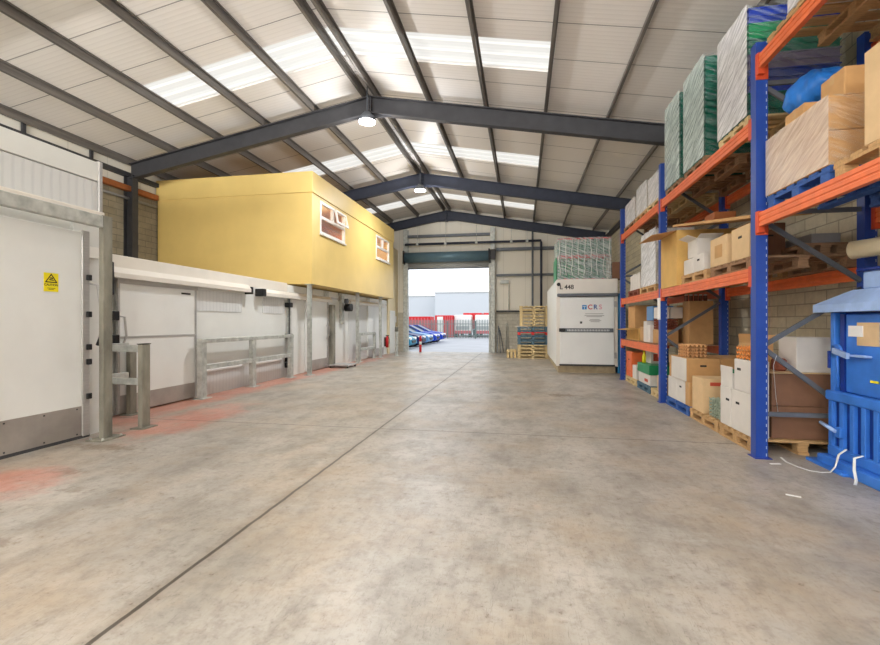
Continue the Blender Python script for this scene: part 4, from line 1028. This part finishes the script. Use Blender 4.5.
egg_trays(2.52, 5.66, .982, 3, 'egg_orange', 'on the upper white carton by the nearest post', .36, .14)
carton(2.64, 3.36, 5.46, 6.2, .152, .5, 'lower dark brown carton seen past the nearest blue post', 'card_dark', tape=False)
carton(2.64, 3.36, 5.46, 6.2, .503, .85, 'upper dark brown carton seen past the nearest blue post', 'card_dark', tape=False)
mb = MB((3, 5.8, .853)); mb.box(2.62, 3.38, 5.44, 6.22, .853, .86); tag(mb.build('cardboard_sheet', 'card_light'), 'light cardboard sheet on the dark brown cartons', 'cardboard')
carton(2.9, 3.25, 5.5, 5.85, .862, 1.24, 'white carton on top of the dark brown cartons', 'card_white', tape=False)
carton(2.63, 2.86, 5.88, 6.18, .862, 1.16, 'open brown carton on the dark brown cartons behind the nearest post', 'card', open_top=(('x', 1, 30), ('y', 1, 10)))
tag(MB((2.8, 5.62, .9)).box(2.76, 2.88, 5.62, 5.74, .862, 1.0, .02).build('plastic_can', 'egg_brown'), 'small dark reddish tub beside the white carton', 'tub')
tag(MB((2.66, 5.44, .5)).tube([(2.56, 5.20, 1.06), (2.58, 5.3, .95), (2.67, 5.435, .6), (2.70, 5.452, .42)], .0022, 6).build('string', 'strap'), 'thin string hanging from the rack brace beside the nearest post', 'string')

# ------------------------------------------------------------------ baler
bx, y0, y1 = 2.99, 3.7, 5.11
t = thing('baler', 'blue waste baler machine at the right edge, under the nearest racking bay', 'baler', (3.3, 4.4, 0))
bxr = 3.32
MB().box(bx+.1, bxr, y0+.05, y1-.05, .05, 1.5).build('body', 'baler_dark', t)
for a in (y0, y1-.06): MB().box(bx, bx+.14, a, a+.06, .05, 1.5, .008).build('corner_post', 'baler', t)
# hood
mb = MB(); ya, yb = y0-.1, 5.22
lo = [(2.9, ya, 1.5), (2.9, yb, 1.5), (3.32, yb, 1.5), (3.32, ya, 1.5)]; md = [(2.9, ya, 1.575), (2.9, yb, 1.575), (3.32, yb, 1.575), (3.32, ya, 1.575)]; up = [(3.0, ya+.35, 1.70), (3.0, yb-.4, 1.70), (3.32, yb-.4, 1.70), (3.32, ya+.35, 1.70)]
mb.add(lo+md+up, [(0,3,2,1),(0,1,5,4),(1,2,6,5),(2,3,7,6),(3,0,4,7),(4,5,9,8),(5,6,10,9),(6,7,11,10),(7,4,8,11),(8,9,10,11)]); mb.build('hood', 'baler_light', t)
MB().box(3.02, 3.3, ya+.4, yb-.5, 1.70, 1.86, .01).build('hood_box', 'baler_light', t)
MB().box(2.99, 3.32, ya+.4, yb-.46, 1.86, 1.885, .005).build('hood_lid', 'baler_dark', t)
# upper door
MB().box(bx+.03, bx+.07, y0+.1, 4.94, .74, 1.48, .01).build('upper_door', 'baler', t)
MB().box(bx+.02, bx+.1, 4.94, 5.0, .74, 1.48).build('hinge_bar', 'baler_dark', t)
mb = MB(); mb.tube([(bx+.0, 5.03, 1.12), (bx+.06, 5.03, 1.12)], .07, 16); mb.build('latch_disc', 'baler', t)
mb = MB(); mb.bar((bx-.02, 5.03, 1.13), (bx-.05, 4.78, 1.09), .025, .05); mb.box(bx-.03, bx+.03, 4.6, 4.8, 1.085, 1.105, .005); mb.build('latch_handle', 'baler_light', t)
MB().tube([(bx-.02, 4.97, .78), (bx-.02, 4.97, 1.08)], .012, 8).build('latch_rod', 'baler', t)
MB().tube([(bx-.01, 4.45, 1.42), (bx-.01, 4.45, 1.5)], .005, 6).build('cable', 'black', t)
MB().box(bx-.015, bx+.02, 5.1, 5.13, .95, 1.12, .005).build('release_handle', 'baler_dark', t)
# note pocket
w = MB().box(bx+.022, bx+.03, 4.52, 4.78, 1.19, 1.4).build('instruction_sheet', 'card_light', t)
MB().box(bx+.014, bx+.022, 4.7, 4.88, 1.27, 1.37).build('paper_note', 'paper', t)
MB().box(bx+.024, bx+.03, 4.53, 4.62, .87, .89).build('warning_strip', 'sign_y', t)
# lower door frame with ribs
MB().box(bx-.03, bx+.06, y0, 5.14, .64, .735, .012).build('top_rail', 'baler', t)
MB().box(bx-.02, bx+.06, y0, 5.12, .1, .2, .012).build('bottom_rail', 'baler', t)
MB().box(bx+.02, bx+.06, y0+.05, 5.08, .2, .64).build('lower_panel', 'baler_dark', t)
for y in (5.085, 4.93, 4.79, 4.645, 4.5, 4.35, 4.2, 4.0, 3.85): MB().box(bx-.015, bx+.03, y-.028, y+.028, .2, .64, .005).build('rib', 'baler', t)
MB().tube([(bx-.05, 5.17, .4), (bx-.05, 4.95, .36)], .018, 8).build('door_pin', 'baler_light', t)
MB().box(bx-.04, bx+.02, 4.9, 4.98, .3, .4, .01).build('pin_bracket', 'baler', t)
MB().box(bx-.09, bx+.1, y0, 5.16, 0, .1, .01).build('base_flange', 'baler', t)
MB().box(bx-.14, bx+.0, 4.7, 5.25, .0, .03, .005).build('foot_plate', 'baler', t)
# strapping tape tails
def strap(pts, lb):
    mb = MB(pts[0]); vs = []; fs = []; n = len(pts)
    for i, p in enumerate(pts):
        p = Vector(p); d = (Vector(pts[min(i+1, n-1)])-Vector(pts[max(i-1, 0)])).normalized(); s_ = d.cross(Vector((0, 0, 1)))
        s_ = s_.normalized()*.011 if s_.length > .2 else Vector((0, .011, 0))
        for q in (-1, 1):
            for zz in (0, .003): vs.append(p+s_*q+Vector((0, 0, zz)))
    for i in range(n-1):
        a, b = 4*i, 4*i+4
        for u, v in ((0, 1), (1, 3), (3, 2), (2, 0)): fs.append((a+u, a+v, b+v, b+u))
    mb.add(vs, fs, 0, True); tag(mb.build('strapping_tail', 'strap'), lb, 'strap', 'strapping tails')
strap([(bx-.03, 4.83, .22), (bx-.1, 4.82, .17), (bx-.14, 4.8, .06), (2.82, 4.82, .004), (2.74, 4.8, .004), (2.66, 4.84, .004), (2.62, 4.95, .004), (2.6, 5.1, .004), (2.58, 5.16, .03)], 'long white strapping tail curling from the baler across the floor')
strap([(bx-.03, 4.62, .22), (bx-.11, 4.6, .2), (bx-.13, 4.57, .1), (bx-.14, 4.53, .03), (bx-.18, 4.48, .004), (bx-.2, 4.45, .012)], 'short white strapping tail hanging from the baler lower door')
for (x, y, r_, lb) in ((2.46, 5.02, .2, 'white paper scrap on the floor in front of the nearest blue post'), (2.15, 4.12, -.5, 'white paper scrap lying on the open floor')):
    o = MB().box(-.05, .05, -.014, .014, 0.001, .005).build('paper_scrap', 'paper', None, True); o.location = (x, y, 0); o.rotation_euler.z = r_; tag(o, lb, 'paper scrap', 'paper scraps')
# film roll on its holder and cable coil on hood
t = thing('film_roll', 'cream roll of stretch film resting above the blue baler hood', 'roll', (3.28, 4.9, 2.05))
A = Vector((3.10, 4.98, 2.09)); B = Vector((3.34, 4.52, 2.1))
MB().tube([A, B], .085, 20).build('film', 'filmroll', t)
MB().tube([A+(A-B).normalized()*.004, A+(A-B).normalized()*.002], .035, 14).build('core', 'card_dark', t)
MB().box(3.2, 3.24, 4.68, 4.72, 1.886, 2.02).build('cradle', 'baler_dark', t)
mb = MB((3.2, 4.5, 1.9)); pts = []
for k in range(60):
    a = k*.42; r = .13+.004*k/3; pts.append((3.18+r*math.cos(a)*.7, 4.3+r*math.sin(a), 1.9+.0022*k))
mb.tube(pts, .012, 6); tag(mb.build('cable_coil', 'black'), 'coiled black cable lying on the baler hood', 'cable')

# ------------------------------------------------------------------ container with trays, pallets by the gable
cx0, cx1, cy0, cy1 = .93, 2.56, 13.1, 17.8
t = thing('refrigerated_box', 'white refrigerated container numbered L 448 on a low plinth near the end wall', 'cold box', ((cx0+cx1)/2, cy0, 0))
MB().box(cx0+.05, cx1-.05, cy0+.06, cy1-.05, 0, .19).build('plinth', 'plinth', t)
MB().box(cx0, cx1, cy0+.05, cy1, .19, 2.6, .02).build('body', 'white_panel', t)
MB().box(cx0, cx1, cy0-.02, cy0+.05, 2.2, 2.6, .01).build('header_panel', 'white_warm', t)
MB().box(cx0+.02, cx1, cy0-.1, cy0+.05, 2.12, 2.2, .01).build('door_canopy', 'rack_grey', t)
for a, b in ((cx0, cx0+.1), (cx1-.09, cx1)): MB().box(a, b, cy0-.02, cy0+.05, .19, 2.12, .006).build('door_jamb', 'white_warm', t)
d_ = MB().box(cx0+.1, cx1-.1, cy0-.05, cy0+.05, .24, 2.1, .012).build('door', 'white_door', t)
MB().box(cx0+.08, cx1-.08, cy0-.055, cy0-.02, .2, .245).build('door_seal', 'rubber', d_)
mb = MB(); mb.box(cx0+.12, cx1-.12, cy0-.062, cy0-.05, 1.13, 1.24, .004); mb.build('grab_strip', 'rack_grey', d_)
mb = MB()
for k in range(28): mb.box(cx0+.3+.04*k, cx0+.318+.04*k, cy0-.066, cy0-.06, 1.16, 1.21)
mb.build('strip_slots', 'white_door', d_)
MB().box(cx0+.07, cx0+.24, cy0-.1, cy0-.05, 1.14, 1.24, .01).build('handle', 'black', d_)
for z in (1.9, .5): MB().box(cx1-.1, cx1-.04, cy0-.07, cy0-.02, z-.08, z+.08, .006).build('hinge', 'alu', t)
text_mb('L 448', .17, (cx0+.28, cy0-.021, 2.38), (1, 0, 0), (0, 0, 1)).build('number_lettering', 'print', t)
MB().tube([(cx0+.06, cy0-.0, 2.46), (cx0+.06, cy0-.08, 2.46)], .05, 12).build('vent_cap', 'black', t)
xx = cx0+.75; yy = cy0-.052
mb = MB()
mb.box(xx-.06, xx+.06, yy-.001, yy+.001, 1.76, 1.88, .0); d_l = mb.build('emblem', 'logo_blue', d_)
mb = MB(); mb.box(xx-.045, xx+.045, yy-.003, yy-.001, 1.835, 1.848); mb.box(xx-.008, xx+.008, yy-.003, yy-.001, 1.77, 1.84); mb.build('emblem_mark', 'white_door', d_)
for ch, dx_, m_ in (('C', .15, 'logo_red'), ('R', .29, 'logo_navy'), ('S', .42, 'logo_pink')): text_mb(ch, .18, (xx+dx_, yy, 1.82), (1, 0, 0), (0, 0, 1)).build('logo_letter', m_, d_)
mb = MB()
for z, a, b in ((1.64, .02, .5), (1.59, .0, .52), (1.56, .05, .46), (1.48, .14, .4), (1.45, .12, .44), (1.42, .16, .4)): mb.box(xx+a, xx+b, yy-.001, yy+.001, z-.007, z+.007)
mb.build('small_print', 'greyprint', d_)
mb = MB(); mb.box(xx-.12, xx-.06, yy-.001, yy+.001, 1.37, 1.43); mb.build('small_mark', 'print', d_)
# load of slatted trays on top
def slat_crate(x0, x1, y0, y1, z0, z1, lb, mat='teal', n=15):
    t = thing('slatted_crate', lb, 'crate', ((x0+x1)/2, (y0+y1)/2, z0), 0, 'slatted crates on the container')
    s = MB()
    for k in range(n):
        x = x0+.02+(x1-x0-.04)*k/(n-1)
        for y in (y0+.015, y1-.015): s.bar((x, y, z0+.03), (x, y, z1-.03), .045, .02)
    m = max(4, int(n*(y1-y0)/(x1-x0)))
    for k in range(m):
        y = y0+.02+(y1-y0-.04)*k/(m-1)
        for x in (x0+.015, x1-.015): s.bar((x, y, z0+.03), (x, y, z1-.03), .02, .045, up=(0, 1, 0))
    s.build('slats', mat, t)
    for z in (z0, z1-.04):
        b = MB(); b.box(x0, x1, y0, y0+.03, z, z+.04); b.box(x0, x1, y1-.03, y1, z, z+.04); b.box(x0, x0+.03, y0+.03, y1-.03, z, z+.04); b.box(x1-.03, x1, y0+.03, y1-.03, z, z+.04); b.build('rim', 'red_pale', t)
    MB().box(x0+.03, x1-.03, y0+.03, y1-.03, z0+.01, z0+.03).build('base_board', 'pallet_dark', t)
    MB().box(x0+.08, x1-.08, y0+.1, y1-.1, z0+.03, z1-.1).build('folded_liner', 'crate_g', t)
slat_crate(1.0, 2.42, 13.35, 14.5, 3.27, 3.79, 'upper slatted green crate with red rims, on top of the container load')
slat_crate(1.0, 1.68, 13.35, 14.5, 2.605, 3.26, 'lower left slatted green crate with red rims on the container roof', 'crate_g2', 8)
slat_crate(1.70, 2.3, 13.35, 14.5, 2.605, 3.26, 'lower right slatted green crate with red rims on the container roof', 'teal', 6)
wrap(.975, 2.445, 13.31, 14.54, 2.62, 3.8, 'torn clear stretch wrap round the slatted crates on the container', 'film_crease_sheen', 'film_soft', amp=.02)
mb = MB((1.3, 13.3, 3)); rr = random.Random(3)
for k in range(9):
    x = 1.03+.17*k; z_ = 3.75; pts = []
    for q in range(7): pts.append((x+rr.uniform(-.025, .025), 13.29-rr.uniform(0, .02), z_-q*.17))
    mb.tube(pts, .008, 5)
tag(mb.build('film_strands', 'strap'), 'white twisted film strands hanging down the slatted crates', 'plastic wrap', None, 'stuff')
carton(2.46, 2.74, 13.3, 13.7, 2.605, 3.08, 'brown carton on the container roof beside the slatted crates', 'card_dark', tape=False)
tag(MB((.8, 14.2, 2.6)).box(.94, .965, 13.4, 14.4, 2.602, 3.25, .008).build('green_board', 'crate_g2'), 'green plastic board leaning at the left of the slatted crates', 'board')
tag(MB((2.68, 13.3, 0)).box(2.58, 2.72, 13.15, 13.6, 0, 2.2, .01).build('panel_stack', 'logo_blue'), 'stack of blue-edged panels standing between the container and the racking', 'panels')

# pallet stack by gable
zc = 0.; g = 'pallets in the stack by the end wall'
seq = [('pallet_pale', 'lowest natural'), ('pallet_pale', 'second from bottom natural'), ('pallet_pale', 'third from bottom natural'), ('pallet_pale', 'fourth from bottom natural'),
       ('pallet_grey', 'lower grey-blue'), ('pallet_grey', 'middle grey-blue'), ('pallet_red', 'red-fronted'), ('pallet_grey', 'upper grey-blue')]
for m_, w_ in seq:
    h = .133 if m_ == 'pallet_pale' else .17
    mt = ('pallet_grey', 'pallet_red', 'pallet_grey') if m_ == 'pallet_red' else m_
    pallet(-.2, 1.0, 18.0, 19.0, zc, '%s pallet in the tall stack by the end wall' % w_, mt, h, g, PI/2); zc += h+.002
carton(-.28, .2, 18.02, 18.9, zc, zc+.03, 'white board lying on the blue pallets in the tall stack', 'card_white', tape=False, name='white_board', cat='board'); zc += .032
for k in range(6): pallet(-.12, 1.0, 18.0, 19.0, zc, '%s pale pallet in the upper bundle of the tall stack' % from_top(5-k, 6), 'pallet_pale', .13, g, PI/2); zc += .131
t = pallet(-.62, -.24, 18.2, 19.0, 0, 'small broken wooden pallet on the floor left of the tall pallet stack', 'pallet_pale', .3)

# ------------------------------------------------------------------ outside yard
YZ = -.25
mb = MB(); mb.add([(-40, YG, 0), (30, YG, 0), (30, YG+3.5, YZ), (-40, YG+3.5, YZ), (-40, 140, YZ), (30, 140, YZ)], [(0, 1, 2, 3), (3, 2, 5, 4)]); struct('floor_outside', mb, 'asphalt')
mb = MB(); mb.add([(-60, YB-.1, -.01), (60, YB-.1, -.01), (60, -60, -.01), (-60, -60, -.01)], [(0, 1, 2, 3)]); struct('floor_outside_rear', mb, 'asphalt')
t = thing('bollard', 'red and white bollard post standing just inside the open doorway', 'bollard', (-4.75, 21.0, 0))
MB().tube([(-4.75, 21.0, 0), (-4.75, 21.0, .35)], .06, 12).build('lower_tube', 'red', t); MB().tube([(-4.75, 21.0, .35), (-4.75, 21.0, .5)], .062, 12).build('reflective_band', 'paper', t); MB().tube([(-4.75, 21.0, .5), (-4.75, 21.0, .74), (-4.75, 21.0, .77)], [.06, .06, .03], 12).build('upper_tube', 'red', t)
def car_parts(t, paint):
    """local: nose to +x, length 4.2, width 1.75"""
    b = MB(); side = [(-2.1, .35), (-2.08, .75), (-1.95, .92), (.75, .95), (1.75, .8), (2.05, .62), (2.1, .35), (1.9, .22), (-1.95, .22)]
    b.prism([(x, z) for x, z in side], 1, -.87, .87)
    b.build('body', paint, t, True)
    c = MB(); lo = [(-1.95, .92), (.85, .94)]; hi = [(-1.5, 1.38), (-.1, 1.42)]
    vs = [(x, y, z) for (x, z), w in ((lo[0], .84), (lo[1], .84), (hi[1], .62), (hi[0], .62)) for y in (-w, w)]
    c.add(vs, [(0, 2, 3, 1), (4, 6, 7, 5), (2, 4, 5, 3), (6, 0, 1, 7), (0, 6, 4, 2), (1, 3, 5, 7)]); c.build('cabin_glass', 'glass_dark', t, True)
    r = MB(); r.box(-1.5, -.12, -.63, .63, 1.38, 1.44, .02)
    for y in (-1, 1):
        r.bar((.85, y*.82, .95), (-.1, y*.62, 1.41), .05); r.bar((-1.92, y*.83, .93), (-1.5, y*.62, 1.39), .07); r.bar((-.55, y*.84, .94), (-.6, y*.63, 1.4), .07)
    r.build('roof', paint, t, True)
    for x in (-1.35, 1.3):
        for y in (-.8, .8):
            w = MB(); w.tube([(x, y-.1, .31), (x, y+.1, .31)], .31, 18); wo = w.build('wheel', 'tyre', t, True)
            MB().tube([(x, y-.11, .31), (x, y+.11, .31)], .19, 12).build('hub', 'alu', wo, True)
    for y in (-.62, .62): MB().box(1.86, 2.08, y-.18, y+.18, .58, .74, .03).build('headlamp', 'pvc', t, True)
    MB().box(2.06, 2.12, -.5, .5, .38, .55, .01).build('grille', 'black', t, True)
    for y in (-.95, .95): MB().box(.45, .62, y-.08, y+.08, .92, 1.05, .02).build('wing_mirror', paint, t, True)
for i, (y, x, paint, lb) in enumerate(((27.6, -8.75, 'car_teal', 'teal car nearest the doorway, mostly hidden by the left jamb'), (30.2, -8.7, 'car_navy', 'navy car second from the doorway in the parked row'), (32.8, -8.7, 'car_pale', 'pale blue car in the middle of the parked row'), (35.4, -8.65, 'car_blue', 'bright blue car, second farthest in the parked row'), (38.0, -8.6, 'car_blue', 'bright blue car farthest out in the parked row'))):
    t = thing('car', lb, 'car', (x, y, YZ), 0, 'cars parked in the yard'); car_parts(t, paint)
# palisade fence
fy = 46.
t = thing('palisade_fence', 'grey steel palisade fence across the far side of the yard', 'fence', (-8, fy, YZ))
mb = MB(); x = -19.
while x < 4:
    mb.prism([(x-.04, YZ+.05), (x+.04, YZ+.05), (x+.04, YZ+1.85), (x, YZ+1.98), (x-.04, YZ+1.85)], 1, fy-.01, fy+.01); x += .16
mb.build('pales', 'fence', t)
for z in (.35, 1.5): MB().box(-19, 4, fy+.01, fy+.06, YZ+z-.03, YZ+z+.03).build('rail', 'fence', t)
for k in range(9): MB().box(-19+k*2.85, -18.9+k*2.85, fy+.06, fy+.16, YZ, YZ+1.8).build('post', 'fence', t)
# red trucks and container beyond the fence
def truck(x, y, lb, white):
    t = thing('truck', lb, 'truck', (x, y, YZ), 0, 'red and white trucks beyond the fence')
    MB().box(x-.2, x+1.9, y+1.8, y+7, YZ+.9, YZ+2.75, .03).build('cargo_box', 'red', t)
    MB().box(x-1.0, x+.9, y, y+1.7, YZ+.5, YZ+2.5, .08).build('cab', 'pvc' if white else 'red', t)
    MB().box(x-.85, x+.75, y-.02, y+.02, YZ+1.55, YZ+2.25, .02).build('windscreen', 'paper' if white else 'pvc', t)
    MB().box(x-.8, x+.7, y-.03, y+.02, YZ+.85, YZ+1.25, .01).build('grille', 'slats', t)
    MB().box(x-1.0, x+.9, y-.06, y+.06, YZ+.4, YZ+.75, .03).build('bumper', 'red_pale', t)
    for yy in (y+.8, y+5.8):
        for q in (x-.85, x+.7): MB().tube([(q-.1, yy, YZ+.4), (q+.15, yy, YZ+.4)], .4, 14).build('wheel', 'tyre', t)
t = thing('red_container', 'red container with a white door panel beyond the fence, left of the trucks', 'container', (-8.6, 50, YZ))
MB().box(-9.65, -7.6, 50, 55, YZ, 2.2, .03).build('box', 'red', t); MB().box(-9.4, -8.72, 49.96, 50, YZ+.2, 2.05).build('door', 'pvc', t)
for k in range(4): MB().box(-8.5+.24*k, -8.4+.24*k, 49.95, 50, YZ+.1, 2.1).build('rib', 'red_pale', t)
truck(-6.55, 50.5, 'left one of the two trucks beyond the fence, white cab', True)
truck(-4.2, 50.5, 'right one of the two trucks beyond the fence, by the right door post', True)
t = thing('skip_container', 'faded red container at the left beyond the parked cars', 'container', (-13, 52, YZ))
mb = MB(); mb.box(-16, -10.6, 52, 54.5, YZ, YZ+2.35, .03); mb.build('box', 'red', t)
mb = MB()
for k in range(14): mb.box(-15.9+k*.38, -15.75+k*.38, 51.95, 52, YZ+.15, YZ+2.2)
mb.build('ribs', 'red_pale', t)
t = thing('warehouse', 'long pale warehouse in the distance, right and taller part', 'building', (0, 88, YZ))
MB().box(-16.2, 25, 84, 100, YZ, 6.9).build('walls', 'bldg', t); MB().box(-16.3, 25.1, 83.9, 100, 6.9, 7.1).build('roof_edge', 'slats', t)
t = thing('warehouse', 'pale lower warehouse in the distance behind the parked cars', 'building', (-30, 88, YZ))
MB().box(-60, -16.5, 88, 104, YZ, 6.5).build('walls', 'bldg', t); MB().box(-60, -16.5, 87.9, 104, 6.5, 6.7).build('roof_edge', 'slats', t)

# ------------------------------------------------------------------ light, world, camera
w = bpy.data.worlds.new('sky'); SC.world = w; w.use_nodes = True
bg = w.node_tree.nodes['Background']; bg.inputs[0].default_value = (.92, .96, 1., 1); bg.inputs[1].default_value = 1.75
cam = bpy.data.cameras.new('camera'); co = bpy.data.objects.new('camera', cam); C.objects.link(co)
co.location = (0, 0, 1.4); co.rotation_euler = (PI/2, 0, math.atan(82.5/455)); cam.sensor_fit = 'HORIZONTAL'; cam.sensor_width = 36; cam.lens = 36*455/880; cam.clip_end = 400; cam.clip_start = .05
SC.camera = co
SC.view_settings.view_transform = 'Standard'; SC.view_settings.look = 'None'; SC.view_settings.exposure = EXPOSURE; SC.view_settings.gamma = 1; SC.view_settings.use_curve_mapping = False
SC.cycles.use_denoising = True
SC.cycles.max_bounces = 10; SC.cycles.diffuse_bounces = 6; SC.cycles.transparent_max_bounces = 16
